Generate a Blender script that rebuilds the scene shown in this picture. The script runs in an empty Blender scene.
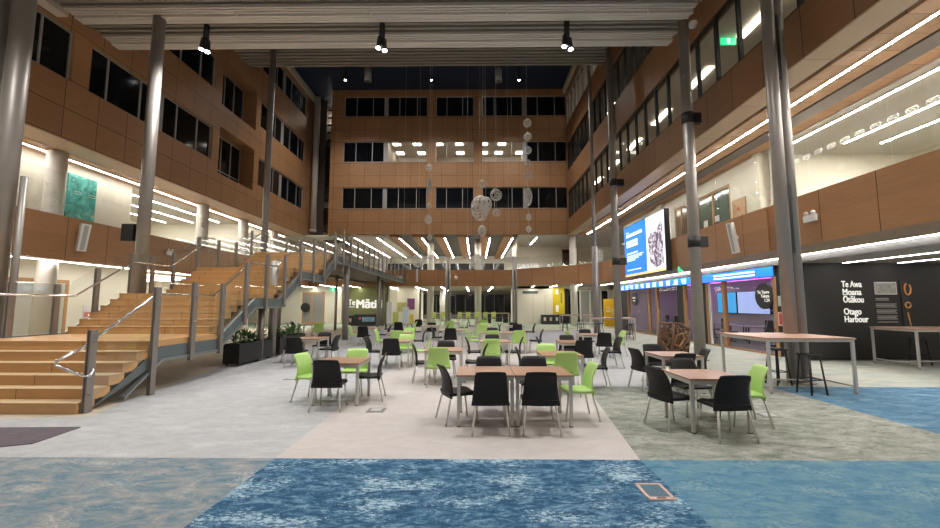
import bpy, bmesh, math, random
from mathutils import Vector, Matrix
random.seed(7)
sc = bpy.context.scene
col = sc.collection
PI = math.pi

# ---------------------------------------------------------------- camera, world, lamps, exposure
CAM_H = 1.72
cd = bpy.data.cameras.new('camera'); cam = bpy.data.objects.new('camera', cd); col.objects.link(cam)
cd.sensor_fit = 'HORIZONTAL'; cd.sensor_width = 36.0; cd.lens = 36.0 * 420 / 940
cd.clip_start = 0.05; cd.clip_end = 300
cam.location = (0, 0, CAM_H)
cam.rotation_euler = (PI / 2 + math.atan(41 / 420), 0, 5 / 420)
sc.camera = cam
w = bpy.data.worlds.new('world'); sc.world = w; w.use_nodes = True
w.node_tree.nodes['Background'].inputs[0].default_value = (1.0, 0.88, 0.74, 1)
w.node_tree.nodes['Background'].inputs[1].default_value = 0.38
sc.view_settings.view_transform = 'Standard'; sc.view_settings.look = 'None'
sc.view_settings.gamma = 1; sc.view_settings.use_curve_mapping = False
sc.view_settings.exposure = 0.10
sc.cycles.use_denoising = True
sc.cycles.max_bounces = 7; sc.cycles.transparent_max_bounces = 24
sc.cycles.diffuse_bounces = 4; sc.cycles.glossy_bounces = 3; sc.cycles.transmission_bounces = 4
sc.cycles.caustics_reflective = False; sc.cycles.caustics_refractive = False
sc.cycles.sample_clamp_indirect = 4.0
P_SPOT = 1300.0; P_SPOT_FAR = 1800.0; P_SPOT_REAR = 1200.0   # pendant spot lamps, rear row added for floor light
E_LED = 125.0; E_PANEL = 8.0; E_SCREEN = 1.15

# ---------------------------------------------------------------- helpers
ORG = {}
ORDN = ['first', 'second', 'third', 'fourth', 'fifth', 'sixth', 'seventh', 'eighth', 'ninth', 'tenth', 'eleventh', 'twelfth', 'thirteenth', 'fourteenth', 'fifteenth', 'sixteenth']
def M(name, rgb, rough=0.6, metal=0.0, emit=None, es=0.0, var=0.0, scale=4.0, spec=0.5, alpha=None):
    m = bpy.data.materials.new(name); m.use_nodes = True
    nt = m.node_tree; b = nt.nodes['Principled BSDF']
    b.inputs['Base Color'].default_value = (*rgb, 1); b.inputs['Roughness'].default_value = rough
    b.inputs['Metallic'].default_value = metal; b.inputs['Specular IOR Level'].default_value = spec
    if emit: b.inputs['Emission Color'].default_value = (*emit, 1); b.inputs['Emission Strength'].default_value = es
    if var > 0:
        tc = nt.nodes.new('ShaderNodeTexCoord'); n = nt.nodes.new('ShaderNodeTexNoise'); n.inputs['Scale'].default_value = scale
        n.inputs['Detail'].default_value = 5
        r = nt.nodes.new('ShaderNodeMixRGB')
        r.inputs[1].default_value = (*[c * (1 - var) for c in rgb], 1); r.inputs[2].default_value = (*[min(1, c * (1 + var)) for c in rgb], 1)
        nt.links.new(tc.outputs['Object'], n.inputs['Vector']); nt.links.new(n.outputs['Fac'], r.inputs[0]); nt.links.new(r.outputs[0], b.inputs['Base Color'])
    return m

def NM(nt, op, a, b=None, c=None):
    n = nt.nodes.new('ShaderNodeMath'); n.operation = op
    for i, v in enumerate((a, b, c)):
        if v is None: continue
        if isinstance(v, (int, float)): n.inputs[i].default_value = v
        else: nt.links.new(v, n.inputs[i])
    return n.outputs[0]

def wood_panel(name, rgb, axis, pitch, off=0.0, zper=None, zoffs=(), rough=0.45):
    """veneered cladding panels with dark open joints, along world axis 'X' or 'Y'"""
    m = bpy.data.materials.new(name); m.use_nodes = True; nt = m.node_tree; b = nt.nodes['Principled BSDF']
    g = nt.nodes.new('ShaderNodeNewGeometry'); s = nt.nodes.new('ShaderNodeSeparateXYZ'); nt.links.new(g.outputs['Position'], s.inputs[0])
    u = s.outputs[axis]; z = s.outputs['Z']
    fu = NM(nt, 'FRACT', NM(nt, 'MULTIPLY', NM(nt, 'ADD', u, off + 100 * pitch), 1 / pitch))
    j = NM(nt, 'LESS_THAN', fu, 0.022 / pitch)
    idu = NM(nt, 'FLOOR', NM(nt, 'MULTIPLY', NM(nt, 'ADD', u, off + 100 * pitch), 1 / pitch))
    for zo in zoffs:
        fz = NM(nt, 'FRACT', NM(nt, 'MULTIPLY', NM(nt, 'ADD', z, 100 * zper - zo), 1 / zper))
        j = NM(nt, 'MAXIMUM', j, NM(nt, 'LESS_THAN', fz, 0.022 / zper))
    wn = nt.nodes.new('ShaderNodeTexWhiteNoise'); wn.noise_dimensions = '2D'
    cv = nt.nodes.new('ShaderNodeCombineXYZ'); nt.links.new(idu, cv.inputs[0])
    nt.links.new(NM(nt, 'FLOOR', NM(nt, 'MULTIPLY', z, 0.93)), cv.inputs[1]); nt.links.new(cv.outputs[0], wn.inputs[0])
    mp = nt.nodes.new('ShaderNodeMapping'); nt.links.new(g.outputs['Position'], mp.inputs[0]); mp.inputs['Scale'].default_value = (0.9, 0.9, 9)
    n = nt.nodes.new('ShaderNodeTexNoise'); n.inputs['Scale'].default_value = 2.2; n.inputs['Detail'].default_value = 6; nt.links.new(mp.outputs[0], n.inputs[0])
    f = NM(nt, 'ADD', NM(nt, 'MULTIPLY', n.outputs['Fac'], 0.75), NM(nt, 'MULTIPLY', wn.outputs[0], 0.28))
    mx = nt.nodes.new('ShaderNodeMixRGB'); nt.links.new(f, mx.inputs[0])
    mx.inputs[1].default_value = (*[c * 0.74 for c in rgb], 1); mx.inputs[2].default_value = (*[c * 1.28 for c in rgb], 1)
    mj = nt.nodes.new('ShaderNodeMixRGB'); nt.links.new(j, mj.inputs[0]); nt.links.new(mx.outputs[0], mj.inputs[1]); mj.inputs[2].default_value = (0.02, 0.009, 0.004, 1)
    nt.links.new(mj.outputs[0], b.inputs['Base Color']); b.inputs['Roughness'].default_value = rough
    return m

def boards(name, rgb, axis, pitch, rough=0.5, k=0.35, grain=(1, 12, 12)):
    m = bpy.data.materials.new(name); m.use_nodes = True; nt = m.node_tree; b = nt.nodes['Principled BSDF']
    g = nt.nodes.new('ShaderNodeNewGeometry'); s = nt.nodes.new('ShaderNodeSeparateXYZ'); nt.links.new(g.outputs['Position'], s.inputs[0])
    q = NM(nt, 'MULTIPLY', NM(nt, 'ADD', s.outputs[axis], 50 * pitch), 1 / pitch)
    fr = NM(nt, 'FRACT', q); wn = nt.nodes.new('ShaderNodeTexWhiteNoise'); wn.noise_dimensions = '1D'; nt.links.new(NM(nt, 'FLOOR', q), wn.inputs['W'])
    mp = nt.nodes.new('ShaderNodeMapping'); nt.links.new(g.outputs['Position'], mp.inputs[0]); mp.inputs['Scale'].default_value = grain
    n = nt.nodes.new('ShaderNodeTexNoise'); n.inputs['Scale'].default_value = 2; n.inputs['Detail'].default_value = 5; nt.links.new(mp.outputs[0], n.inputs[0])
    f = NM(nt, 'ADD', NM(nt, 'MULTIPLY', n.outputs['Fac'], 0.6), NM(nt, 'MULTIPLY', wn.outputs[0], 0.4))
    mx = nt.nodes.new('ShaderNodeMixRGB'); nt.links.new(f, mx.inputs[0])
    mx.inputs[1].default_value = (*[c * (1 - k) for c in rgb], 1); mx.inputs[2].default_value = (*[c * (1 + k) for c in rgb], 1)
    mj = nt.nodes.new('ShaderNodeMixRGB'); nt.links.new(NM(nt, 'LESS_THAN', fr, 0.012 / pitch), mj.inputs[0]); nt.links.new(mx.outputs[0], mj.inputs[1]); mj.inputs[2].default_value = (*[c * .25 for c in rgb], 1)
    nt.links.new(mj.outputs[0], b.inputs['Base Color']); b.inputs['Roughness'].default_value = rough
    return m

def carpet(name, stops, scale=2.0, stretch=(1, 2.2, 1), detail=9, fleck=None, rough=0.95):
    m = bpy.data.materials.new(name); m.use_nodes = True; nt = m.node_tree; b = nt.nodes['Principled BSDF']
    g = nt.nodes.new('ShaderNodeNewGeometry'); mp = nt.nodes.new('ShaderNodeMapping'); nt.links.new(g.outputs['Position'], mp.inputs[0]); mp.inputs['Scale'].default_value = stretch
    n = nt.nodes.new('ShaderNodeTexNoise'); n.inputs['Scale'].default_value = scale; n.inputs['Detail'].default_value = detail; n.inputs['Roughness'].default_value = 0.82
    n.inputs['Distortion'].default_value = 0.6
    nt.links.new(mp.outputs[0], n.inputs[0])
    r = nt.nodes.new('ShaderNodeValToRGB'); nt.links.new(n.outputs['Fac'], r.inputs[0])
    e = r.color_ramp.elements
    e[0].position = stops[0][0]; e[0].color = (*stops[0][1], 1); e[1].position = stops[-1][0]; e[1].color = (*stops[-1][1], 1)
    for p, c in stops[1:-1]:
        q = e.new(p); q.color = (*c, 1)
    out = r.outputs[0]
    if fleck:
        n2 = nt.nodes.new('ShaderNodeTexNoise'); n2.inputs['Scale'].default_value = fleck[0]; n2.inputs['Detail'].default_value = 6; n2.inputs['Roughness'].default_value = .8
        nt.links.new(mp.outputs[0], n2.inputs[0])
        n3 = nt.nodes.new('ShaderNodeTexNoise'); n3.inputs['Scale'].default_value = 1.6; n3.inputs['Detail'].default_value = 3; nt.links.new(mp.outputs[0], n3.inputs[0])
        v = NM(nt, 'MULTIPLY', NM(nt, 'ADD', n2.outputs['Fac'], NM(nt, 'MULTIPLY', NM(nt, 'SUBTRACT', n3.outputs['Fac'], 0.5), 0.7)), 1)
        mr = nt.nodes.new('ShaderNodeMapRange'); nt.links.new(v, mr.inputs[0]); mr.inputs[1].default_value = fleck[1]; mr.inputs[2].default_value = fleck[2]
        mx = nt.nodes.new('ShaderNodeMixRGB'); nt.links.new(mr.outputs[0], mx.inputs[0]); nt.links.new(out, mx.inputs[1]); mx.inputs[2].default_value = (*fleck[3], 1); out = mx.outputs[0]
    nt.links.new(out, b.inputs['Base Color']); b.inputs['Roughness'].default_value = rough; b.inputs['Specular IOR Level'].default_value = 0.1
    return m

def glassmat(name, tint=(0.97, 0.985, 0.975), refl=0.08, rough=0.02):
    m = bpy.data.materials.new(name); m.use_nodes = True; nt = m.node_tree; nt.nodes.clear()
    o = nt.nodes.new('ShaderNodeOutputMaterial'); t = nt.nodes.new('ShaderNodeBsdfTransparent'); t.inputs[0].default_value = (*tint, 1)
    g = nt.nodes.new('ShaderNodeBsdfGlossy'); g.inputs['Roughness'].default_value = rough
    fr = nt.nodes.new('ShaderNodeLayerWeight'); fr.inputs[0].default_value = 0.5
    f = NM(nt, 'ADD', NM(nt, 'MULTIPLY', NM(nt, 'POWER', fr.outputs['Facing'], 5.0), 0.45), refl * 0.25)
    mx = nt.nodes.new('ShaderNodeMixShader'); nt.links.new(f, mx.inputs[0]); nt.links.new(t.outputs[0], mx.inputs[1]); nt.links.new(g.outputs[0], mx.inputs[2]); nt.links.new(mx.outputs[0], o.inputs[0])
    return m

class MB:
    def __init__(s): s.bm = bmesh.new()
    def box(s, x0, x1, y0, y1, z0, z1, bev=0.0):
        r = bmesh.ops.create_cube(s.bm, size=1)
        vs = r['verts']
        bmesh.ops.scale(s.bm, vec=(abs(x1 - x0), abs(y1 - y0), abs(z1 - z0)), verts=vs)
        bmesh.ops.translate(s.bm, vec=((x0 + x1) / 2, (y0 + y1) / 2, (z0 + z1) / 2), verts=vs)
        if bev > 0:
            es = list({e for v in vs for e in v.link_edges}); bmesh.ops.bevel(s.bm, geom=es, offset=bev, segments=2, affect='EDGES', profile=0.6)
        return s
    def obox(s, c, size, rot):   # oriented box, rot = Euler tuple
        r = bmesh.ops.create_cube(s.bm, size=1); vs = r['verts']
        from mathutils import Euler
        bmesh.ops.scale(s.bm, vec=size, verts=vs)
        bmesh.ops.rotate(s.bm, cent=(0, 0, 0), matrix=Euler(rot).to_matrix(), verts=vs)
        bmesh.ops.translate(s.bm, vec=c, verts=vs); return s
    def cyl(s, p0, p1, r, n=12, r2=None, caps=True):
        p0 = Vector(p0); p1 = Vector(p1); d = p1 - p0
        q = bmesh.ops.create_cone(s.bm, cap_ends=caps, segments=n, radius1=r, radius2=r if r2 is None else r2, depth=d.length)
        vs = q['verts']; m = d.to_track_quat('Z', 'Y').to_matrix()
        bmesh.ops.rotate(s.bm, cent=(0, 0, 0), matrix=m, verts=vs); bmesh.ops.translate(s.bm, vec=(p0 + p1) / 2, verts=vs)
        for v in vs:
            for f in v.link_faces:
                if len(f.verts) == 4: f.smooth = True
        return s
    def tube(s, pts, r, n=8, smooth=1):
        P = [Vector(p) for p in pts]; rings = []
        for i, p in enumerate(P):
            t = (P[min(i + 1, len(P) - 1)] - P[max(i - 1, 0)]).normalized()
            a = t.orthogonal().normalized() if i == 0 else (a0 - t * a0.dot(t)).normalized()
            a0 = a; b = t.cross(a)
            rings.append([s.bm.verts.new(p + (a * math.cos(2 * PI * k / n) + b * math.sin(2 * PI * k / n)) * r) for k in range(n)])
        for i in range(len(rings) - 1):
            for k in range(n):
                f = s.bm.faces.new((rings[i][k], rings[i][(k + 1) % n], rings[i + 1][(k + 1) % n], rings[i + 1][k])); f.smooth = True
        s.bm.faces.new(rings[0][::-1]); s.bm.faces.new(rings[-1]); return s
    def prism(s, poly, axis, a, b):
        """extrude a 2D polygon along an axis between a and b; poly coords are the two other axes in order"""
        def mk(p, t):
            if axis == 'x': return (t, p[0], p[1])
            if axis == 'y': return (p[0], t, p[1])
            return (p[0], p[1], t)
        v0 = [s.bm.verts.new(mk(p, a)) for p in poly]; v1 = [s.bm.verts.new(mk(p, b)) for p in poly]
        s.bm.faces.new(v0); s.bm.faces.new(v1[::-1])
        for i in range(len(poly)):
            k = (i + 1) % len(poly); s.bm.faces.new((v0[i], v1[i], v1[k], v0[k]))
        return s
    def sheet(s, grid, th=0.0):
        """grid of points -> thick smooth sheet"""
        V = [[s.bm.verts.new(p) for p in row] for row in grid]; F = []
        for i in range(len(V) - 1):
            for j in range(len(V[0]) - 1):
                f = s.bm.faces.new((V[i][j], V[i + 1][j], V[i + 1][j + 1], V[i][j + 1])); f.smooth = True; F.append(f)
        if th: bmesh.ops.recalc_face_normals(s.bm, faces=F); bmesh.ops.solidify(s.bm, geom=F, thickness=th)
        return s
    def sph(s, c, r, sz=(1, 1, 1), u=12, v=8):
        q = bmesh.ops.create_uvsphere(s.bm, u_segments=u, v_segments=v, radius=r); vs = q['verts']
        bmesh.ops.scale(s.bm, vec=sz, verts=vs); bmesh.ops.translate(s.bm, vec=c, verts=vs)
        for vv in vs:
            for f in vv.link_faces: f.smooth = True
        return s
    def build(s, name, mat, parent=None):
        bmesh.ops.recalc_face_normals(s.bm, faces=s.bm.faces)
        org = Vector((0, 0, 0))
        if parent is not None: org = ORG[parent.name]
        if org.length > 0: bmesh.ops.translate(s.bm, vec=-org, verts=s.bm.verts)
        me = bpy.data.meshes.new(name); s.bm.to_mesh(me); s.bm.free()
        o = bpy.data.objects.new(name, me); col.objects.link(o)
        if mat: me.materials.append(mat)
        if parent is not None: o.parent = parent
        ORG[o.name] = org.copy()
        return o

def tag(o, label, cat, group=None):
    o['label'] = label; o['category'] = cat
    if group: o['group'] = group
    return o
def thing(name, label, cat, loc=(0, 0, 0), group=None):
    o = bpy.data.objects.new(name, None); col.objects.link(o); o.location = loc; o.empty_display_size = .1
    ORG[o.name] = Vector(loc)
    return tag(o, label, cat, group)
def struct(o, label=None):
    o['kind'] = 'structure'
    if label: o['label'] = label
    return o
def sempty(name, loc=(0, 0, 0)):
    o = bpy.data.objects.new(name, None); col.objects.link(o); o.location = loc; ORG[o.name] = Vector(loc); o['kind'] = 'structure'; return o
def copy_tree(o, parent=None):
    c = o.copy(); col.objects.link(c)
    if parent is not None: c.parent = parent
    ORG[c.name] = ORG[o.name].copy()
    for ch in o.children: copy_tree(ch, c)
    return c
_KIDS = {}
def dup(root, loc, rz, label, group=None):
    r = copy_tree(root); r.location = loc; r.rotation_euler = (0, 0, rz); r['label'] = label
    if group: r['group'] = group
    return r
def text(name, body, size, mat, loc, rot, parent=None, align='LEFT', bold=0.0, ext=0.006, sp=1.0, width=None):
    c = bpy.data.curves.new(name, 'FONT'); c.body = body; c.size = size; c.extrude = ext; c.align_x = align; c.space_character = sp; c.space_line = .92
    c.materials.append(mat); tmp = bpy.data.objects.new(name + '_curve', c); me = bpy.data.meshes.new_from_object(tmp); bpy.data.objects.remove(tmp); bpy.data.curves.remove(c)
    if bold > 0:
        bm = bmesh.new(); bm.from_mesh(me); geo = bm.verts[:] + bm.edges[:] + bm.faces[:]
        for dx, dy in ((bold, 0), (-bold, 0), (0, bold * .6), (0, -bold * .6)):
            r = bmesh.ops.duplicate(bm, geom=geo); vs = [v for v in r['geom'] if isinstance(v, bmesh.types.BMVert)]; bmesh.ops.translate(bm, vec=(dx, dy, 0), verts=vs)
        bm.to_mesh(me); bm.free()
    if width:
        xs = [v.co.x for v in me.vertices]; k = width / (max(xs) - min(xs)); me.transform(Matrix.Diagonal((k, 1, 1, 1)))
    if not me.materials: me.materials.append(mat)
    o = bpy.data.objects.new(name, me); col.objects.link(o)
    org = ORG[parent.name] if parent is not None else Vector((0, 0, 0))
    o.location = Vector(loc) - org; o.rotation_euler = rot
    if parent is not None: o.parent = parent
    ORG[o.name] = Vector(loc); return o

# ================================================================= pixel -> plane helpers (measuring the photograph)
_th = math.atan(41 / 420); _yw = 5 / 420
def ray(x, y):
    u = (x - 470) / 420; v = -(y - 264) / 420
    fw = math.cos(_th) - v * math.sin(_th); up = math.sin(_th) + v * math.cos(_th)
    return u * math.cos(_yw) - fw * math.sin(_yw), u * math.sin(_yw) + fw * math.cos(_yw), up
def atY(x, y, Y): a, b, c = ray(x, y); t = Y / b; return a * t, CAM_H + c * t      # -> X, Z
def atX(x, y, X): a, b, c = ray(x, y); t = X / a; return b * t, CAM_H + c * t      # -> Y, Z


# ---------------------------------------------------------------- materials
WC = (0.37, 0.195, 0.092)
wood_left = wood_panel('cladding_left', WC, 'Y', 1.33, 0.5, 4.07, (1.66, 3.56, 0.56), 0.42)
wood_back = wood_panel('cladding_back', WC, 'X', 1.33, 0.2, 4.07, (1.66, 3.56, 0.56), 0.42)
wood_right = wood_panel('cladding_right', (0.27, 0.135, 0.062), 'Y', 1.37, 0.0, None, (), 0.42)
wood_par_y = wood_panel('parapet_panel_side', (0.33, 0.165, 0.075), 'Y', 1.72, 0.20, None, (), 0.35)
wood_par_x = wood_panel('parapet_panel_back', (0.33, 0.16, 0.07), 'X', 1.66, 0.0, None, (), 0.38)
soffit_panel = boards('soffit_panel', (0.72, 0.54, 0.38), 'Y', 2.4, 0.4, 0.06, (1, 1, 1))
timber_soffit = boards('timber_soffit', (0.66, 0.41, 0.235), 'Y', 0.62, 0.5, 0.28, (6, 1, 1))
timber_beam = boards('timber_beam', (0.46, 0.24, 0.10), 'X', 2.0, 0.5, 0.2, (6, 1, 1))
dark_gap = M('dark_gap', (0.012, 0.011, 0.01), 0.7)
white_ceiling = M('white_ceiling', (0.80, 0.78, 0.71), 0.7)
cream = M('cream_wall', (0.80, 0.75, 0.62), 0.75)
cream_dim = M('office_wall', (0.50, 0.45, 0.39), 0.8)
slab_grey = M('slab', (0.25, 0.24, 0.22), 0.8)
alu = M('window_aluminium', (0.42, 0.41, 0.40), 0.4, 0.3)
black_frame = M('black_frame', (0.012, 0.012, 0.013), 0.4)
night_glass = M('night_glass', (0.006, 0.007, 0.009), 0.08, 0, spec=0.35)  # opaque; the dark of unlit rooms behind is put into the colour
clear = glassmat('clear_glass')
green_glass = glassmat('balustrade_glass', (0.965, 0.985, 0.975), 0.26)
shop_glass = glassmat('shop_glass', (0.92, 0.91, 0.94), 0.12)
steel = M('brushed_steel', (0.33, 0.305, 0.28), 0.45, 0.5, var=0.12, scale=3)
steel_post = M('post_steel', (0.30, 0.27, 0.245), 0.42, 0.7, var=0.1)
chrome = M('polished_rail', (0.75, 0.74, 0.74), 0.18, 1.0)
stringer_mat = M('stringer_steel', (0.13, 0.16, 0.165), 0.45, 0.4)
tread_wood = boards('tread_timber', (0.66, 0.50, 0.30), 'X', 1.9, 0.4, 0.10, (1.4, 9, 9))  # paler than the risers; light from above is painted into the tops
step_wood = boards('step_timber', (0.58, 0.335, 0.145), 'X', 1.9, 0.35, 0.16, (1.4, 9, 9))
louvre_light = M('louvre_light', (0.74, 0.71, 0.66), 0.5, 0.1)
louvre_dark = M('louvre_dark', (0.27, 0.25, 0.22), 0.55, 0.1)
white_trim = M('pale_trim', (0.62, 0.56, 0.48), 0.5)
navy = M('night_roof', (0.010, 0.022, 0.055), 0.5)
led = M('led_white', (0.9, 0.9, 0.9), 0.5, emit=(1.0, 0.95, 0.90), es=E_LED)
led_mid = M('led_gallery', (0.9, 0.9, 0.9), 0.5, emit=(1.0, 0.95, 0.90), es=E_LED * .55)
led_far = M('led_far_rooms', (0.9, 0.9, 0.9), 0.5, emit=(1.0, 0.95, 0.88), es=E_LED * .25)
led_cool = M('led_panel', (0.9, 0.9, 0.9), 0.5, emit=(1.0, 0.90, 0.76), es=E_PANEL)
lamp_glow = M('lamp_glow', (1, 1, 1), 0.5, emit=(0.95, 0.97, 1.0), es=30)
blackp = M('black_paint', (0.012, 0.012, 0.013), 0.5)
white_plastic = M('white_plastic', (0.78, 0.78, 0.76), 0.4)
grey_plastic = M('grey_plastic', (0.42, 0.42, 0.40), 0.5)
white_col = M('painted_column', (0.66, 0.62, 0.55), 0.55)
black_shell = M('black_shell', (0.009, 0.0085, 0.009), 0.5, spec=0.3)
green_shell = M('green_shell', (0.43, 0.66, 0.19), 0.42)
leg_metal = M('leg_metal', (0.66, 0.64, 0.60), 0.35, 0.5)
table_top_m = boards('table_laminate', (0.37, 0.205, 0.125), 'X', 3.0, 0.32, 0.16, (1.5, 14, 14))
table_edge = M('table_edge', (0.16, 0.10, 0.07), 0.5)
frame_metal = M('table_frame', (0.55, 0.53, 0.50), 0.4, 0.35)
text_white = M('lettering_white', (0.85, 0.84, 0.80), 0.5, emit=(1, .98, .94), es=0.25)  # faint glow of its own so the letters look lit
green_sign = M('exit_green', (0.02, 0.35, 0.14), 0.5, emit=(0.05, 0.8, 0.35), es=1.0)
exit_white = M('exit_white', (0.8, 0.9, 0.85), 0.5, emit=(0.8, 1.0, 0.9), es=1.2)

# ================================================================= FLOOR
def zone(name, poly, mat, z=0.0, t=0.12):
    return struct(MB().prism(poly, 'z', z - t, z).build(name, mat))
def R(x0, x1, y0, y1): return [(x0, y0), (x1, y0), (x1, y1), (x0, y1)]
c_grey = carpet('carpet_light_grey', [(0.30, (0.34, 0.35, 0.365)), (0.5, (0.415, 0.42, 0.43)), (0.70, (0.50, 0.50, 0.50))], 3.0, (1, 1.8, 1), fleck=(30, .58, .78, (0.60, 0.60, 0.60)))
c_pink = carpet('carpet_warm_grey', [(0.30, (0.45, 0.42, 0.40)), (0.5, (0.50, 0.465, 0.45)), (0.72, (0.56, 0.52, 0.505))], 3.0, (1, 1.8, 1), fleck=(30, .60, .8, (0.60, 0.57, 0.56)))
c_deep = carpet('carpet_deep_blue', [(0.43, (0.024, 0.070, 0.135)), (0.49, (0.038, 0.108, 0.195)), (0.535, (0.080, 0.175, 0.275)), (0.60, (0.19, 0.305, 0.40))], 5.5, (1, 2.0, 1), detail=15, fleck=(17, .575, .625, (0.36, 0.50, 0.59)))
c_mid = carpet('carpet_mid_blue', [(0.36, (0.055, 0.150, 0.235)), (0.48, (0.095, 0.215, 0.310)), (0.57, (0.150, 0.265, 0.325)), (0.68, (0.25, 0.34, 0.36))], 3.0, (1, 1.9, 1), detail=15, fleck=(22, .59, .68, (0.24, 0.35, 0.39)))
c_teal = carpet('carpet_teal_grey', [(0.38, (0.10, 0.175, 0.235)), (0.47, (0.17, 0.235, 0.275)), (0.54, (0.26, 0.275, 0.28)), (0.64, (0.40, 0.385, 0.375))], 3.0, (1, 1.9, 1), detail=15, fleck=(24, .59, .70, (0.42, 0.42, 0.41)))
c_moss = carpet('carpet_moss_grey', [(0.38, (0.14, 0.16, 0.135)), (0.47, (0.235, 0.25, 0.215)), (0.55, (0.33, 0.335, 0.30)), (0.66, (0.46, 0.455, 0.41))], 3.0, (1, 1.9, 1), detail=15, fleck=(22, .58, .66, (0.42, 0.42, 0.38)))
c_pale = carpet('carpet_pale_teal', [(0.30, (0.17, 0.25, 0.26)), (0.44, (0.28, 0.32, 0.29)), (0.54, (0.37, 0.36, 0.31)), (0.70, (0.45, 0.42, 0.36))], 1.0, (0.7, 1.8, 1), fleck=(12, .66, .9, (0.25, 0.36, 0.38)))
c_blue = carpet('carpet_bright_blue', [(0.38, (0.05, 0.125, 0.205)), (0.48, (0.08, 0.175, 0.27)), (0.57, (0.13, 0.235, 0.32)), (0.68, (0.24, 0.33, 0.39))], 3.0, (1, 1.9, 1), detail=15, fleck=(48, .58, .74, (0.30, 0.42, 0.50)))
c_beige = carpet('carpet_beige', [(0.3, (0.46, 0.40, 0.31)), (0.7, (0.60, 0.53, 0.42))], 2.0)
c_plum = carpet('carpet_plum', [(0.3, (0.10, 0.085, 0.10)), (0.7, (0.165, 0.14, 0.155))], 5.0)
c_green = carpet('carpet_soft_green', [(0.3, (0.30, 0.36, 0.26)), (0.7, (0.42, 0.47, 0.37))], 2.0)
zone('floor', R(-26, 26, -4, 54), slab_grey, -0.12, 0.25)
zone('floor.001', R(-16, -2.26, -4, 4.9), c_teal)
zone('floor.002', R(-2.26, 1.84, -4, 4.9), c_deep)
zone('floor.003', R(1.84, 18, -4, 4.9), c_mid)
zone('floor.004', [(-16, 4.9), (-2.26, 4.9), (-2.26, 24), (-7.1, 24), (-7.1, 12), (-6.3, 7.6), (-5.95, 6.65), (-7.5, 6.45), (-16, 6.45)], c_grey)
zone('floor.005', [(-2.26, 4.9), (1.84, 4.9), (2.35, 9.15), (2.9, 24), (-2.26, 24)], c_pink)
zone('floor.006', [(1.84, 4.9), (6.22, 4.9), (6.22, 9.15), (2.35, 9.15)], c_moss)
zone('floor.007', R(6.22, 18, 4.9, 9.15), c_blue)
zone('floor.008', [(2.35, 9.15), (3.85, 9.15), (5.5, 13.5), (7.2, 24), (2.9, 24)], c_grey)
zone('floor.009', [(3.85, 9.15), (18, 9.15), (18, 29.4), (7.8, 29.4), (7.2, 24), (5.5, 13.5)], c_pale)
zone('floor.010', [(-24, 6.45), (-7.5, 6.45), (-5.95, 6.65), (-6.3, 7.6), (-7.1, 12), (-7.1, 24), (-7.1, 31), (-24, 31)], c_beige)
zone('floor.011', [(-7.1, 24), (7.2, 24), (7.8, 29.4), (-7.1, 29.4)], c_grey)
zone('floor.012', R(-7.1, 24, 29.4, 31), c_beige)
zone('floor.013', R(-24, 24, 31, 53), c_green)
pl = MB().prism([(-9.5, 5.15), (-5.82, 5.2), (-5.5, 5.35), (-5.56, 6.05), (-9.5, 5.9)], 'z', 0.0, 0.012).build('floor_mat', c_plum)
tag(pl, 'dark plum carpet mat on the grey floor before the timber steps', 'mat')

# floor service boxes
fb = thing('floor_box', 'pink framed floor socket box set in the blue carpet in the foreground', 'floor box', (1.66, 4.09, 0))
pinkf = M('floor_box_frame', (0.62, 0.44, 0.38), 0.4, 0.3); fb_in = M('floor_box_lid', (0.06, 0.13, 0.18), 0.7, var=.3, scale=30)
q = MB(); q.box(1.535, 1.565, 3.94, 4.25, 0, .008).box(1.755, 1.785, 3.94, 4.25, 0, .008).box(1.535, 1.785, 3.92, 3.975, 0, .008).box(1.535, 1.785, 4.235, 4.265, 0, .008); q.build('frame', pinkf, fb)
MB().box(1.566, 1.754, 3.976, 4.234, 0, .005).build('lid', fb_in, fb)
MB().box(1.62, 1.70, 3.94, 3.96, .008, .013).build('handle', M('bronze_pull', (0.2, 0.1, 0.07), .4, .5), fb)
for (bx, by, lb) in ((-1.62, 7.08, 'small grey floor socket box in carpet right of the near left table'), (-4.3, 10.0, 'small grey floor socket box in carpet between planters and left tables'), (4.6, 6.85, 'small bronze floor socket box in mossy carpet beside the green chair'), (5.05, 11.9, 'small floor socket box in pale carpet before the second steel column')):
    t = thing('floor_box', lb, 'floor box', (bx, by, 0))
    MB().box(bx - .14, bx + .14, by - .14, by + .14, 0, .006).build('frame', M('fb_grey', (0.24, 0.22, 0.21), .5, .4), t)
    MB().box(bx - .09, bx + .09, by - .09, by + .09, .006, .010).build('lid', M('fb_lid', (0.45, 0.45, 0.45), .8), t)

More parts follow.
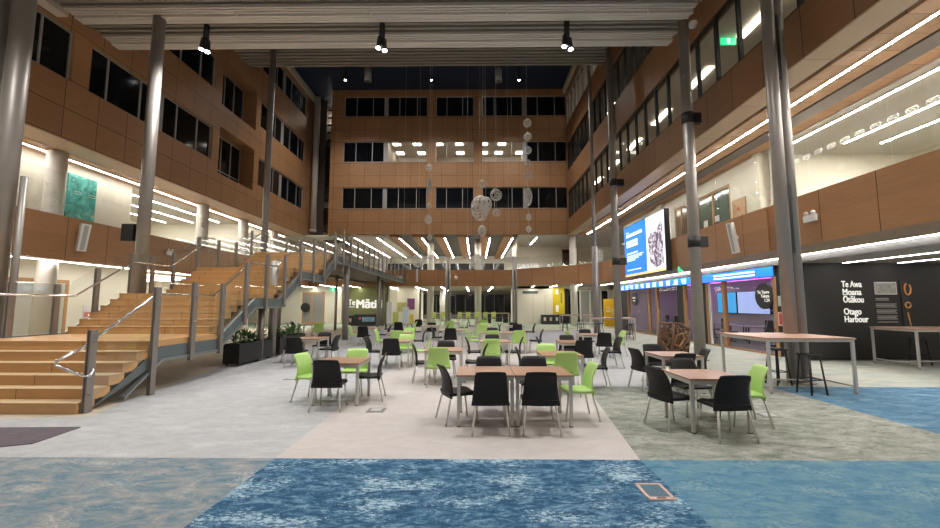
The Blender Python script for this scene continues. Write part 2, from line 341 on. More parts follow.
# ================================================================= FACADES
def holed(mb, axis, a, b, u0, u1, z0, z1, holes):
    us = sorted({u0, u1, *[h[0] for h in holes], *[h[1] for h in holes]}); zs = sorted({z0, z1, *[h[2] for h in holes], *[h[3] for h in holes]})
    for i in range(len(us) - 1):
        k = 0
        while k < len(zs) - 1:
            def solid(k):
                cu = (us[i] + us[i + 1]) / 2; cz = (zs[k] + zs[k + 1]) / 2
                return not any(h[0] < cu < h[1] and h[2] < cz < h[3] for h in holes)
            if not solid(k): k += 1; continue
            j = k
            while j + 1 < len(zs) - 1 and solid(j + 1): j += 1
            if axis == 'x': mb.box(a, b, us[i], us[i + 1], zs[k], zs[j + 1])
            else: mb.box(us[i], us[i + 1], a, b, zs[k], zs[j + 1])
            k = j + 1
    return mb
WN = [0]
def window(axis, pos, d, u0, u1, z0, z1, mull, frame=alu, pane=night_glass, fw=0.06, wide=(), panes_from=None, transom=None, dep=0.10):
    """window_<n> in plane axis=pos; d=+1/-1 side facing the hall. mull: list of mullion centres; wide: (centre, width) spandrel posts"""
    WN[0] += 1
    e = sempty('window_%d' % WN[0], (pos, (u0 + u1) / 2, z0) if axis == 'x' else ((u0 + u1) / 2, pos, z0))
    def bx(mb, a0, a1, b0, b1, t0, t1):
        lo, hi = sorted((pos + d * t0, pos + d * t1))
        return mb.box(lo, hi, a0, a1, b0, b1) if axis == 'x' else mb.box(a0, a1, lo, hi, b0, b1)
    f = MB(); bx(f, u0, u1, z0, z0 + fw, -dep, 0); bx(f, u0, u1, z1 - fw, z1, -dep, 0); bx(f, u0, u0 + fw, z0 + fw, z1 - fw, -dep, 0); bx(f, u1 - fw, u1, z0 + fw, z1 - fw, -dep, 0)
    if transom: bx(f, u0 + fw, u1 - fw, transom - .03, transom + .03, -dep, 0)
    f.build('window_frame', frame, e)
    ed = [(u0 + fw)]
    allm = sorted([(m, fw) for m in mull] + list(wide))
    if allm:
        g = MB()
        for c, ww in allm: bx(g, c - ww / 2, c + ww / 2, z0 + fw, z1 - fw, -dep, 0)
        g.build('mullion', frame, e)
    prev = u0 + fw
    for c, ww in allm + [(u1, 2 * fw)]:
        a0, a1 = prev, c - ww / 2
        pm = pane((a0 + a1) / 2) if callable(pane) else pane
        g = MB(); bx(g, a0, a1, z0 + fw, z1 - fw, -dep * .6, -dep * .6 + .012); g.build('pane', pm, e)
        prev = c + ww / 2
    return e

# ---- left facade: X = -14.6
XL = -14.6
rows = [(9.77, 11.62), (13.84, 15.69), (17.91, 19.72)]
rec = [(9.2, 11.95), (13.27, 16.02), (17.34, 20.0)]
holes = []
for (z0, z1) in rows:
    holes += [(-1.0, 6.3, z0, z1), (6.9, 14.3, z0, z1), (15.0, 22.4, z0, z1), (27.4, 34.9, z0, z1)]
for (z0, z1) in rec: holes.append((23.05, 26.8, z0, z1))
mb = holed(MB(), 'x', XL - .45, XL, -3, 37.2, 7.6, 20.5, holes)
for (z0, z1) in rec:      # deep timber lined recesses
    mb.box(XL - 1.0, XL - .45, 22.95, 23.05, z0, z1).box(XL - 1.0, XL - .45, 26.8, 26.9, z0, z1).box(XL - 1.0, XL - .45, 22.95, 26.9, z0 - .1, z0).box(XL - 1.0, XL - .45, 22.95, 26.9, z1, z1 + .1)
struct(mb.build('wall_left', wood_left), 'timber clad upper facade on the left of the atrium')
for (z0, z1) in rows:
    window('x', XL - .10, 1, -1, 6.3, z0, z1, [0.0, 1.5, 3.6, 5.2], wide=[(2.55, .4)])
    window('x', XL - .10, 1, 6.9, 14.3, z0, z1, [7.8, 9.4, 11.65, 13.25], wide=[(10.5, .4)])
    window('x', XL - .10, 1, 15.0, 22.4, z0, z1, [15.85, 17.5, 19.75, 21.25], wide=[(18.65, .42)])
    window('x', XL - .10, 1, 27.4, 34.9, z0, z1, [28.6, 29.65, 32.1, 33.7], wide=[(30.8, .4)])
for (z0, z1) in rec:
    window('x', XL - .90, 1, 23.06, 26.78, z0 + .02, z1 - .02, [24.7, 25.7], transom=z0 + .62)
# ---- back facade: Y = 35.1
YB = 35.1
def bx_(x): return atY(x, 175, YB)[0]
bz = [(9.88, 11.76), (13.99, 15.82), (18.08, 19.9)]
cols_b = [(342.5, 427, [355, 371.5, 398.5, 416.5], 385), (435.5, 474, [446.5, 462.5], None), (482, 568, [494.5, 512, 538.5, 556], 525)]
bh = []
for (z0, z1) in bz:
    for (a, b, mm, wd) in cols_b: bh.append((bx_(a), bx_(b), z0, z1))
struct(holed(MB(), 'y', YB, YB + .4, -12.5, 7.85, 7.7, 20.5, bh).build('wall_back', wood_back), 'timber clad upper facade at the far end')
for r_i, (z0, z1) in enumerate(bz):
    for (a, b, mm, wd) in cols_b:
        def pn(u, r_i=r_i): return clear if (r_i == 1 and bx_(385) < u < bx_(526)) else night_glass
        window('y', YB + .09, -1, bx_(a), bx_(b), z0, z1, [bx_(m) for m in mm], pane=pn, wide=[(bx_(wd), .36)] if wd else ())
# lit office behind the middle row
ob = MB(); ob.box(-7.7, 4.5, 40.0, 40.1, 13.4, 16.3).box(-7.7, 4.5, YB + .4, 40, 16.2, 16.3).box(-7.7, 4.5, YB + .4, 40, 13.4, 13.5).box(-7.8, -7.7, YB + .4, 40, 13.4, 16.3).box(4.5, 4.6, YB + .4, 40, 13.4, 16.3)
struct(ob.build('wall_office', cream_dim))
px_l = [(394, 1), (415, 1), (438, 1), (459, 1), (484, 1), (503, 1), (398, 2), (420, 2), (460, 2), (484, 2), (499.5, 2), (521, 2)]
for i, (px, rr) in enumerate(px_l):
    yy = 36.6 if rr == 1 else 38.9
    x = (px - 475) / 420 * yy
    o = MB().box(x - .33, x + .33, yy - .32, yy + .32, 16.14, 16.19).build('ceiling_panel_light', led_cool)
    tag(o, 'square ceiling light in the lit far office, %s row, %s from the left' % ('front' if rr == 1 else 'rear', ORDN[[p for p in px_l if p[1] == rr].index((px, rr))]), 'ceiling light', 'ceiling lights in the lit far office')
for i, (px, h) in enumerate(((405.5, .55), (440.5, .7), (460, .5), (503, .65))):
    x = (px - 475) / 420 * 38
    t = thing('office_monitor', 'dark monitor in the lit far office, %s from the left' % ORDN[i], 'monitor', (x, 38, 13.5), 'monitors in the far office')
    MB().box(x - .26, x + .26, 37.97, 38.03, 14.0, 14.0 + h).build('screen', blackp, t); MB().box(x - .04, x + .04, 37.98, 38.02, 13.5, 14.0).build('stand', blackp, t)
# stair slot between left and back facade
struct(MB().box(-15.05, -13.7, 37.2, 37.4, 7.6, 20.5).box(-13.7, -12.35, 39.0, 39.2, 7.6, 20.5).box(-12.5, -12.35, 35.5, 39.0, 7.6, 20.5).box(-13.85, -13.7, 37.4, 39.2, 7.6, 20.5).box(-13.7, -12.35, 37.4, 39.0, 7.5, 7.6).build('wall_stair_slot', M('slot_wall', (0.10, 0.07, 0.05), .7)))
orange_lit = M('slot_stair_timber', (0.62, 0.36, 0.18), .5)
t = thing('glazed_stair_slot', 'narrow glazed escape stair slot in the far left corner', 'stairwell', (-12.9, 38, 7.8))
for i in range(17):
    z = 8.3 + i * .72
    MB().box(-13.69, -12.51, 37.6, 37.72, z, z + .12).build('transom', black_frame, t)
for z in (8.1, 8.8, 9.5, 10.2): MB().box(-13.6, -12.55, 38.2, 38.9, z, z + .5).build('stair_panel', orange_lit, t)
for z in (12.4, 14.9, 17.2): MB().obox((-13.02, 38.1, z), (1.1, .3, .06), (0, .5 if int(z) % 2 else -.5, 0)).build('stair_flight', alu, t)
for z in (18.9, 19.6): MB().box(-13.6, -12.55, 38.4, 38.7, z, z + .22).build('slot_glow', led_cool, t)
MB().box(-13.6, -12.55, 38.95, 39.0, 10.9, 11.0).build('slot_glow', led_cool, t)  # glowing bar added to brighten the lower part of the slot
MB().box(-13.6, -12.55, 37.8, 37.9, 8.02, 8.06).build('slot_glow', led_cool, t)  # second added bar, throws light on the stair panels
MB().box(-13.69, -12.51, 37.76, 37.78, 8.0, 20.4).build('pane', clear, t)
t = thing('corner_downpipe', 'tall pale tube running down the far left corner of the atrium', 'pipe', (-14.35, 35.9, 7.2))
MB().cyl((-14.2, 36.2, 8.3), (-14.2, 36.2, 20.4), .26, 14).build('pipe', white_col, t); MB().cyl((-14.2, 36.2, 8.1), (-14.2, 36.2, 8.3), .3, 14).build('collar', white_col, t)
# ---- right facade: X = 7.85
XR = 7.85
rr = [(8.9, 11.2), (12.97, 15.33), (17.0, 19.5)]
holes = [(3.6, 34.8, a, b) for a, b in rr]
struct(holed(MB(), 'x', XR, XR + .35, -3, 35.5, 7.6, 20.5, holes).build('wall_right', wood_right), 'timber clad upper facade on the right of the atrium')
for k, (a, b) in enumerate(rr):
    ms = [3.95 + 1.15 * i for i in range(27)]
    fr_ = black_frame if k < 2 else alu
    window('x', XR + .06, -1, 3.6, 34.8, a, b, ms, frame=fr_, pane=clear, fw=.09, dep=.12)
# offices behind the right facade
for k, (zf, zc) in enumerate(((8.35, 11.45), (12.45, 15.5), (16.5, 19.7))):
    m_ = M('office_ceiling_%d' % k, (0.72, 0.64, 0.55) if k != 1 else (0.22, 0.20, 0.18), .8)  # middle storey coloured darker, as the shade of a mostly unlit room
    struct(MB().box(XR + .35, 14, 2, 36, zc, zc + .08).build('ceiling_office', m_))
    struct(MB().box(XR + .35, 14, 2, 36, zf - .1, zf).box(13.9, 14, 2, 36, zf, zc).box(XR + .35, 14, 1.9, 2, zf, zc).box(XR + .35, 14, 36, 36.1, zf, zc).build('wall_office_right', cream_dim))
    for i in range(8):
        if k == 1 and i not in (3, 6): continue
        y = 6.2 + 3.72 * i
        o = MB().box(9.55, 9.80, y - .9, y + .9, zc - .06, zc - .01).build('ceiling_strip_light', led_cool)
        tag(o, 'long ceiling light behind the right hand windows, %s storey, %s from the front' % (('lower', 'middle', 'upper')[k], ORDN[i]), 'ceiling light', 'office ceiling lights on the right')
# low radiators / bench seen behind sills
tag(MB().box(8.5, 8.8, 4, 30, 8.4, 9.25).build('window_bench', M('bench_grey', (0.20, 0.19, 0.17), .7)), 'long grey bench unit behind the lower right hand office windows', 'bench')
# pale trims at the roof line
struct(MB().box(XL, XL + .22, 15, 37.2, 20.05, 20.5).build('trim_1', white_trim)); struct(MB().box(XR - .2, XR, 15, 35.5, 20.05, 20.5).build('trim_2', white_trim))
struct(MB().box(-13.85, -13.47, 3, 12.9, 11.22, 11.7).build('trim_3', white_trim))

# ================================================================= ROOFS (louvred ceilings)
mb = MB(); md = MB()
y = 4.0
while y < 14.80:
    ph = (y - 14.10 + 14.5) % 1.45
    if ph < .72: mb.box(-13.45, 7.22 - .04 * (int(y * 6) % 3), y, y + (.10 if ph > .36 else .07), 11.32 + (.05 if ph < .36 else 0), 11.62)
    else: md.box(-13.45, 7.25, y, y + .07, 11.38 + .05 * (int(y * 8) % 2), 11.62)
    y += .121
struct(mb.build('ceiling_louvre', louvre_light), 'pale metal louvres of the near roof')
struct(md.build('ceiling_louvre.001', louvre_dark))
struct(MB().box(-13.45, 7.3, 3.5, 14.8, 11.62, 11.70).build('ceiling_deck', louvre_dark))
mb = MB(); y = 14.9
while y < 22.5: mb.box(-12.8, 7.2, y, y + .14, 15.2, 15.45); y += .29
struct(mb.build('ceiling_louvre.002', louvre_dark), 'dim metal louvres of the middle roof')
struct(MB().box(-12.8, 7.2, 14.8, 22.5, 15.45, 15.53).build('ceiling_deck.001', louvre_dark))
struct(MB().box(-15.1, 8.3, 14, 39.5, 20.5, 20.7).build('ceiling_night', navy), 'dark blue night roof above the far end')
for i, (px, py) in enumerate(((412, 79), (461, 79), (548, 78), (438, 71), (385, 78))):
    pass

# ================================================================= STEEL COLUMNS
def clamp(mb, x, y, z, sx, ln):
    mb.box(x, x + sx * ln, y - .10, y + .10, z - .17, z + .17); return mb
def column(lab, x, y, r, z1, clamps=(), side=1, ln=.6, pair=False, z0=0.0):
    t = thing('steel_column', lab, 'column', (x, y, z0), 'round steel columns of the atrium')
    if pair:
        for s in (-1, 1): MB().cyl((x + s * r * 1.12, y + s * .06, z0 + .03), (x + s * r * 1.12, y + s * .06, z1), r, 20).build('tube', steel, t)
        g = MB()
        for z in clamps: g.box(x - r * .5, x + r * .5, y - .1, y + .1, z - .8, z + .8)
        if clamps: g.build('spacer_plate', blackp, t)
    else:
        MB().cyl((x, y, z0 + .03), (x, y, z1), r, 20).build('tube', steel, t)
        for z in clamps:
            c = MB().cyl((x, y, z - .18), (x, y, z + .18), r * 1.15, 20); clamp(c, x, y, z, side, ln); c.build('bracket', blackp, t)
    MB().cyl((x, y, z0), (x, y, z0 + .03), r * 1.5 * (1.6 if pair else 1), 20).build('base_plate', steel_post, t)
    return t
column('pair of brushed steel tubes standing beside the long tall table', 7.25, 9.7, .135, 11.62, (3.7, 7.9), pair=True)
column('steel column with black brackets behind the woven timber sculpture', 7.1, 13.55, .17, 11.62, (3.75, 7.9), 1, .40)
column('steel column in front of the blue wall screen', 7.1, 21.1, .17, 15.45, (3.9, 7.95), 1, .5)
t = column('thin steel column farthest back on the right side', 6.95, 24.3, .10, 20.5)
MB().cyl((6.95, 24.3, 0), (6.95, 24.3, 5.1), .17, 16).build('sleeve', steel, t)
column('wide pair of steel tubes at the left edge beside the timber steps', -11.47, 9.6, .22, 11.62, (), pair=True)
column('short slim steel tube beside the wide pair at the left edge', -10.86, 9.75, .07, 4.8)
column('steel column rising through the stair with a black box on it', -10.65, 13.2, .185, 11.62, ())
column('steel column behind the upper stair flight on the left', -10.6, 20.8, .16, 15.45, (), -1)
column('single steel column carrying the near end of the footbridge', -6.45, 21.0, .15, 5.2)
column('pair of slim steel tubes left of the far opening', -7.75, 35.0, .10, 5.75, (3.8,), pair=True)
column('pair of slim steel tubes in the middle of the far opening', -2.25, 35.0, .10, 5.75, (3.8,), pair=True)
column('pair of slim steel tubes right of the far opening', 3.3, 35.0, .10, 5.75, (3.8,), pair=True)
column('thick steel post rising between the planters to the stair', -6.75, 14.05, .13, 3.2)

def strip(x, y0, y1, z, lab, wd=.06, group=None, mat=None, h=.05):
    t = thing('strip_light', lab, 'strip light', (x, (y0 + y1) / 2, z), group)
    MB().box(x - wd / 2 - .02, x + wd / 2 + .02, y0, y1, z + .006, z + h).box(x - wd / 2 - .02, x - wd / 2, y0, y1, z - .006, z + .006).box(x + wd / 2, x + wd / 2 + .02, y0, y1, z - .006, z + .006).build('housing', white_plastic, t)
    MB().box(x - wd / 2, x + wd / 2, y0 + .02, y1 - .02, z - .012, z + .006).build('diffuser', mat or led, t)
    return t

# ================================================================= LEVEL 1, RIGHT
XP = 9.8
def path_wall(mb, pts, th, z0, z1):
    """wall following a plan polyline, offset outward (left of travel)"""
    L = []
    for i, p in enumerate(pts):
        a = Vector(pts[max(i - 1, 0)]); b = Vector(pts[min(i + 1, len(pts) - 1)]); d = (b - a).normalized(); n = Vector((-d.y, d.x))
        L.append((Vector(p), Vector(p) + n * th))
    for i in range(len(pts) - 1):
        a, a2 = L[i]; b, b2 = L[i + 1]
        mb.prism([tuple(a), tuple(b), tuple(b2), tuple(a2)], 'z', z0, z1)
    return mb
curve = [(9.8, 30.6), (9.62, 31.6), (9.1, 32.7), (8.1, 34.0), (6.6, 35.5), (4.9, 36.9), (3.3, 38.0)]
struct(MB().box(XP, XP + .14, 2, 13.75, 3.5, 5.0).box(XP + .05, XP + .19, 13.75, 14.0, 3.5, 5.0).box(XP, XP + .14, 14.0, 30.6, 3.5, 5.0).build('wall_right_parapet', wood_par_y), 'timber parapet of the first floor gallery on the right')
struct(path_wall(MB(), curve[::-1], .14, 3.45, 4.95).build('wall_back_parapet', wood_par_x), 'curved timber parapet in the far right corner')
struct(MB().box(-15.2, 3.3, 38.0, 38.14, 3.42, 4.9).build('wall_back_parapet.001', wood_par_x), 'timber parapet across the far end')
# slabs
slab = M('gallery_floor', (0.34, 0.31, 0.27), .7)
struct(MB().box(XP + .14, 18, 2, 31, 3.6, 3.95).prism([(9.94, 31), (18, 31), (18, 52), (3.3, 52), (3.3, 38.14), (4.9, 37.1), (6.6, 35.7), (8.1, 34.2), (9.1, 32.9)], 'z', 3.6, 3.95).box(-24, 3.3, 38.14, 52, 3.6, 3.95).box(-24, -15.34, 2, 38.14, 3.6, 3.95).build('floor_gallery', slab))
# soffit under level 2, right side
struct(MB().box(XR, 8.55, -3, 35.1, 7.56, 7.60).build('ceiling_soffit', soffit_panel))
struct(MB().box(8.55, 8.74, -3, 35.1, 7.7, 7.76).box(9.90, 9.96, -3, 31, 7.66, 7.76).build('ceiling_gap', dark_gap))
struct(MB().box(8.74, 9.90, -3, 35.1, 7.58, 7.70).box(10.5, 11.05, -3, 31, 7.6, 7.72).build('ceiling_timber', timber_soffit))
struct(MB().box(8.62, 8.66, -3, 34, 7.62, 7.70).build('trim_4', alu))
duct = M('duct_metal', (0.20, 0.18, 0.17), .35, .6)
struct(MB().box(9.96, 10.5, -3, 31, 7.56, 7.72).build('ceiling_duct', duct))
struct(MB().box(11.05, 17.2, 2, 16, 7.55, 7.68).box(9.92, 17.2, 31.0, 35.5, 7.6, 7.72).box(3.76, 17, 35.5, 43, 7.62, 7.74).build('ceiling_white', white_ceiling))
struct(MB().box(11.06, 17.2, 16.01, 30.99, 7.61, 7.7).build('ceiling_upper', white_ceiling))
strip(9.3, 2.0, 34.5, 7.555, 'long bright strip light in the timber soffit on the right, high above the gallery', .055, h=.025)
for k, x in enumerate((11.42, 13.3, 14.6)):
    strip(x, 3.0, 14.8, 7.515, '%s of three strip lights in the upper right gallery bay, counted from the glass' % ORDN[k], .07, 'gallery bay strip lights', h=.034)
struct(MB().box(11.12, 17.2, 16.0, 16.15, 3.95, 7.6).box(17.0, 17.2, 2, 16, 3.95, 7.6).build('wall_right_gallery_bay', cream))
struct(holed(MB(), 'x', 11.08, 11.2, 16.0, 31, 3.95, 7.6, [(18.0, 20.75, 4.6, 7.0), (21.7, 23.1, 4.6, 7.0), (27.5, 30.0, 4.3, 6.9)]).build('wall_right_gallery', cream))
timber_frame = M('timber_frame', (0.44, 0.24, 0.10), .5)
window('x', 11.1, -1, 18.0, 20.75, 4.6, 7.0, [19.4], frame=timber_frame, pane=M('gallery_window', (0.10, 0.14, 0.11), .12), fw=.12, dep=.08)
window('x', 11.1, -1, 21.7, 23.1, 4.6, 7.0, [22.4], frame=timber_frame, pane=M('gallery_window_b', (0.16, 0.13, 0.10), .12), fw=.10, dep=.08)
window('x', 11.1, -1, 27.5, 30.0, 4.3, 6.9, [28.3, 29.1], frame=timber_frame, pane=M('gallery_window_c', (0.10, 0.10, 0.09), .12), fw=.08, dep=.08)
for i, (y, z, s) in enumerate(((19.0, 5.5, .2), (19.95, 5.45, .2))):
    t = MB().box(11.04, 11.06, y - .16, y + .16, z - .28, z + .28).build('paper_notice', M('notice_%d' % i, (0.7, 0.66, 0.6), .7, var=.2, scale=14)); tag(t, 'white paper notice on the gallery window, %s of two' % ('nearer' if i == 0 else 'farther'), 'notice')
tag(MB().cyl((11.03, 19.0, 5.1), (11.06, 19.0, 5.1), .42, 24).build('round_window_sign', M('round_dark', (0.05, 0.055, 0.05), .5)), 'dark round sign on the upstairs gallery window', 'sign')
text('sign_lettering', 'Tū', .28, text_white, (11.02, 19.2, 5.0), (PI / 2, 0, -PI / 2), None)
tag(bpy.data.objects['sign_lettering'], 'small white lettering on the dark round gallery window sign', 'lettering')
t = thing('pinboard', 'tan board with a small red mark on the cream gallery wall', 'board', (11.05, 17.4, 5.2))
MB().box(11.02, 11.07, 16.95, 17.8, 5.2, 6.15).build('board', M('tan_board', (0.55, 0.36, 0.20), .7), t); MB().cyl((11.005, 17.4, 5.72), (11.02, 17.4, 5.72), .08, 12).build('mark', M('red_mark', (0.6, 0.08, 0.06), .5), t)
tag(MB().box(16.5, 16.95, 13.6, 15.9, 4.6, 6.0).build('grey_wall_panel', M('grey_panel', (0.24, 0.25, 0.25), .6, var=.15)), 'mottled grey panel on the wall of the upper right gallery bay', 'panel')
struct(MB().cyl((11.35, 15.5, 3.95), (11.35, 15.5, 7.55), .22, 20).build('column_gallery', white_col))
struct(MB().box(10.9, 11.3, 24.2, 25.0, 3.95, 7.6).box(10.9, 11.3, 15.85, 16.2, 3.95, 7.6).build('wall_pier', cream))
# glass balustrade right, with frosted decals
decal = M('frosted_decal', (0.85, 0.84, 0.78), .6, emit=(1, .97, .9), es=0.35)  # slight emission paints brightness onto the marks; no lamp in them
def balustrade(lab, xx, ys, z0, z1, axis='x', mat=green_glass):
    t = thing('glass_balustrade', lab, 'balustrade', (xx, (ys[0] + ys[-1]) / 2, z0) if axis == 'x' else ((ys[0] + ys[-1]) / 2, xx, z0))
    for a, b in zip(ys[:-1], ys[1:]):
        (MB().box(xx, xx + .015, a + .012, b - .012, z0, z1) if axis == 'x' else MB().box(a + .012, b - .012, xx, xx + .015, z0, z1)).build('glass_panel', mat, t)
    return t
t = balustrade('tall frameless glass screen standing on the right gallery parapet', 9.86, [2.4, 4.9, 7.3, 9.75, 12.2, 14.5, 16.9, 19.3, 21.0], 5.0, 6.82)
for i in range(13):
    y = 7.9 + .432 * i
    z = 6.1; g = MB().tube([(9.845, y + a, z + b) for a, b in ((-.11, -.05), (-.13, 0), (-.11, .05), (0, .055), (.11, .05), (.13, 0), (.11, -.05), (0, -.055), (-.10, -.05), (-.06, -.01), (0, .025), (.04, -.02), (.10, .03))], .010, 5)
    g.build('decal', decal, t)
balustrade('glass screen on the right gallery parapet beyond the blue screen', 9.86, [27.0, 28.8, 30.5], 5.0, 6.5)

# curved glass at the back
t = thing('glass_balustrade', 'curved glass balustrade on the timber parapet in the far right corner', 'balustrade', (6.6, 35.5, 4.95))
for a, b in zip(curve[:-1], curve[1:]):
    g = MB(); A = Vector(a); B = Vector(b); d = (B - A).normalized(); A += d * .02; B -= d * .02; n = Vector((-d.y, d.x)) * -.012
    A += n * -4 * -1; B += n * -4 * -1
    g.prism([tuple(A), tuple(B), tuple(B + n), tuple(A + n)], 'z', 4.95, 6.0); g.build('glass_panel', green_glass, t)
balustrade('long glass balustrade on the parapet across the far end', 38.05, [-15 + 1.83 * i for i in range(11)], 4.9, 6.1, 'y')

# back level 1 interior
struct(MB().box(3.9, 8.5, 42.0, 42.15, 3.95, 7.65).box(3.75, 3.9, 38.4, 42.15, 3.95, 7.65).box(8.5, 17, 43, 43.1, 3.95, 7.65).build('wall_back_gallery', cream))
window('y', 41.9, -1, 8.7, 10.3, 4.5, 7.3, [9.5], frame=timber_frame, fw=.08)
struct(MB().box(-24, -7.6, 35.5, 52, 7.55, 7.7).build('ceiling_back', white_ceiling))
struct(MB().box(-7.6, 3.75, 35.5, 52, 7.75, 7.85).build('ceiling_back.001', M('ceiling_grey_back', (0.16, 0.165, 0.16), .7)))
mb = MB()
for k in range(6): x = -7.35 + 1.95 * k; mb.box(x, x + .85, 35.5, 52, 7.5, 7.75)
struct(mb.build('ceiling_beam', timber_beam))
for k in range(8):
    x = -10.4 + 1.95 * k
    strip(x, 35.8, 51, 7.50 if k < 2 else 7.45, '%s ceiling strip light from the left in the far upper gallery' % ORDN[k], .11, 'ceiling strip lights of the far gallery', mat=led_far)
strip(5.4, 36.3, 40.5, 7.58, 'short ceiling strip light above the cream wall of the far right gallery', .12, mat=led_far)
struct(MB().box(-24, 18, 52, 52.2, 3.95, 5.2).box(-24, -11, 52, 52.2, 5.2, 7.6).box(3.75, 18, 52, 52.2, 5.2, 7.6).box(-11, 3.75, 52, 52.2, 7.0, 7.6).build('wall_far', cream))
window('y', 52.05, -1, -11, 3.75, 5.2, 7.0, [-11 + 1.48 * i for i in range(1, 10)], frame=white_plastic, fw=.12)
for k, (x, y, z0, z1, lb) in enumerate(((-4.1, 38.7, 0.02, 7.7, 'white column left of the middle at the far end'), (.28, 38.7, 0.02, 7.7, 'white column right of the middle at the far end'), (8.35, 35.6, 0.02, 7.62, 'white column in the far right corner'), (-3.55, 46, 0.02, 3.4, 'white column inside the far ground floor room'))):
    t = MB().cyl((x, y, z0), (x, y, z1), .30, 24).build('round_column', white_col); tag(t, lb, 'column', 'white round columns')

# ================================================================= LEVEL 1, LEFT
struct(MB().box(-15.34, -15.2, 2, 38.0, 3.38, 5.0).build('wall_left_parapet', wood_par_y), 'timber parapet of the first floor gallery on the left')
struct(MB().box(-15.7, XL, -3, 37.2, 7.56, 7.60).build('ceiling_soffit.001', soffit_panel))
struct(MB().box(-15.86, -15.7, -3, 37.2, 7.7, 7.76).build('ceiling_gap.001', dark_gap))
struct(MB().box(-17.1, -15.86, 2, 37.2, 7.6, 7.72).build('ceiling_timber.001', timber_soffit))
struct(MB().box(-24, -17.1, 2, 38, 7.6, 7.72).build('ceiling_white.001', white_ceiling))
strip(-16.4, 3, 36.5, 7.565, 'long bright strip light in the soffit of the left upper gallery', .055, h=.03, mat=led_mid)
for k, x in enumerate((-18.2, -20.1, -22.0)):
    strip(x, 14, 29.2, 7.56, '%s of three strip lights deep in the left upper gallery, counted from the atrium' % ORDN[k], .08, 'left gallery inner strip lights', h=.038, mat=led_mid)
struct(MB().box(-17.15, -17.0, 2, 20.2, 3.95, 7.6).box(-24, -17.0, 30.0, 30.15, 3.95, 7.6).box(-24.1, -24, 2, 30, 3.95, 7.6).box(-17.15, -17.0, 30, 38, 3.95, 7.6).build('wall_left_gallery', cream))
window('x', -16.98, 1, 31.0, 33.4, 4.0, 6.6, [32.2], frame=timber_frame, pane=M('gallery_window_d', (0.12, 0.17, 0.22), .2), fw=.12)
window('y', 29.98, -1, -19.8, -18.9, 4.0, 6.6, [], frame=M('grey_door_frame', (0.25, 0.23, 0.22), .5), pane=M('dark_door_pane', (0.05, 0.05, 0.055), .2), fw=.1)
for k, (y, lb) in enumerate(((15.4, 'white column in front of the green painting'), (24.05, 'second white column of the left gallery'), (28.4, 'third white column of the left gallery'), (32.8, 'farthest white column of the left gallery'))):
    t = MB().cyl((-15.95, y, .02), (-15.95, y, 7.55), .31, 28).build('round_column', white_col); tag(t, lb, 'column', 'white round columns')
t = balustrade('long glass balustrade on the left gallery parapet', -15.26, [6.0 + 2.35 * i for i in range(14)], 5.0, 6.6)
for i in range(12):
    y = 13.2 + .6 * i; z = 6.0; g = MB().tube([(-15.235, y + a, z + b) for a, b in ((-.13, -.04), (-.15, 0), (-.13, .04), (0, .05), (.13, .04), (.15, 0), (.13, -.04), (0, -.05), (-.12, -.04))], .009, 5)
    g.build('decal', M('faint_decal', (0.66, 0.63, 0.56), .6), t) if i == 0 else g.build('decal', bpy.data.materials['faint_decal'], t)
# green painting
pm = bpy.data.materials.new('green_painting'); pm.use_nodes = True; nt = pm.node_tree; b = nt.nodes['Principled BSDF']
tc = nt.nodes.new('ShaderNodeTexCoord'); n = nt.nodes.new('ShaderNodeTexNoise'); n.inputs['Scale'].default_value = 2.6; n.inputs['Detail'].default_value = 12; n.inputs['Roughness'].default_value = .78; n.inputs['Distortion'].default_value = .8
nt.links.new(tc.outputs['Object'], n.inputs['Vector']); r = nt.nodes.new('ShaderNodeValToRGB'); nt.links.new(n.outputs['Fac'], r.inputs[0])
r.color_ramp.elements[0].position = .38; r.color_ramp.elements[0].color = (0.01, 0.10, 0.08, 1); r.color_ramp.elements[1].position = .62; r.color_ramp.elements[1].color = (0.42, 0.62, 0.42, 1)
e = r.color_ramp.elements.new(.45); e.color = (0.04, 0.30, 0.24, 1); e = r.color_ramp.elements.new(.57); e.color = (0.10, 0.48, 0.46, 1)
nt.links.new(r.outputs[0], b.inputs['Base Color'])
y0, z0 = atX(63, 214, -16.93); y1, z1 = atX(94, 222, -16.93); 
zt = atX(68, 172, -16.93)[1]
t = thing('wall_painting', 'large green and turquoise abstract painting on the left gallery wall', 'painting', (-16.93, 17, 5.0))
MB().box(-16.99, -16.93, y0 + .1, y1, 5.0, zt).build('canvas', pm, t)
# LIFT lettering
sign_dark = M('sign_dark_text', (0.08, 0.08, 0.09), .6)
for (lab, px, py, sz) in (('dark LIFT lettering on the upper gallery wall on the left', 124, 228, .55), ('dark LIFT lettering on the ground floor wall behind the steps', 119.5, 296, .5)):
    X, Z = atY(px, py, 29.9); o = text('lift_lettering', 'LIFT', sz * 1.1, sign_dark, (X, 29.992, Z), (PI / 2, 0, 0), None, bold=.012); tag(o, lab, 'lettering')
text_l = text('column_lettering', 'L', .4, sign_dark, (-15.8, 23.72, 6.2), (PI / 2, 0, .3)); tag(text_l, 'dark letter on the second white gallery column', 'lettering')

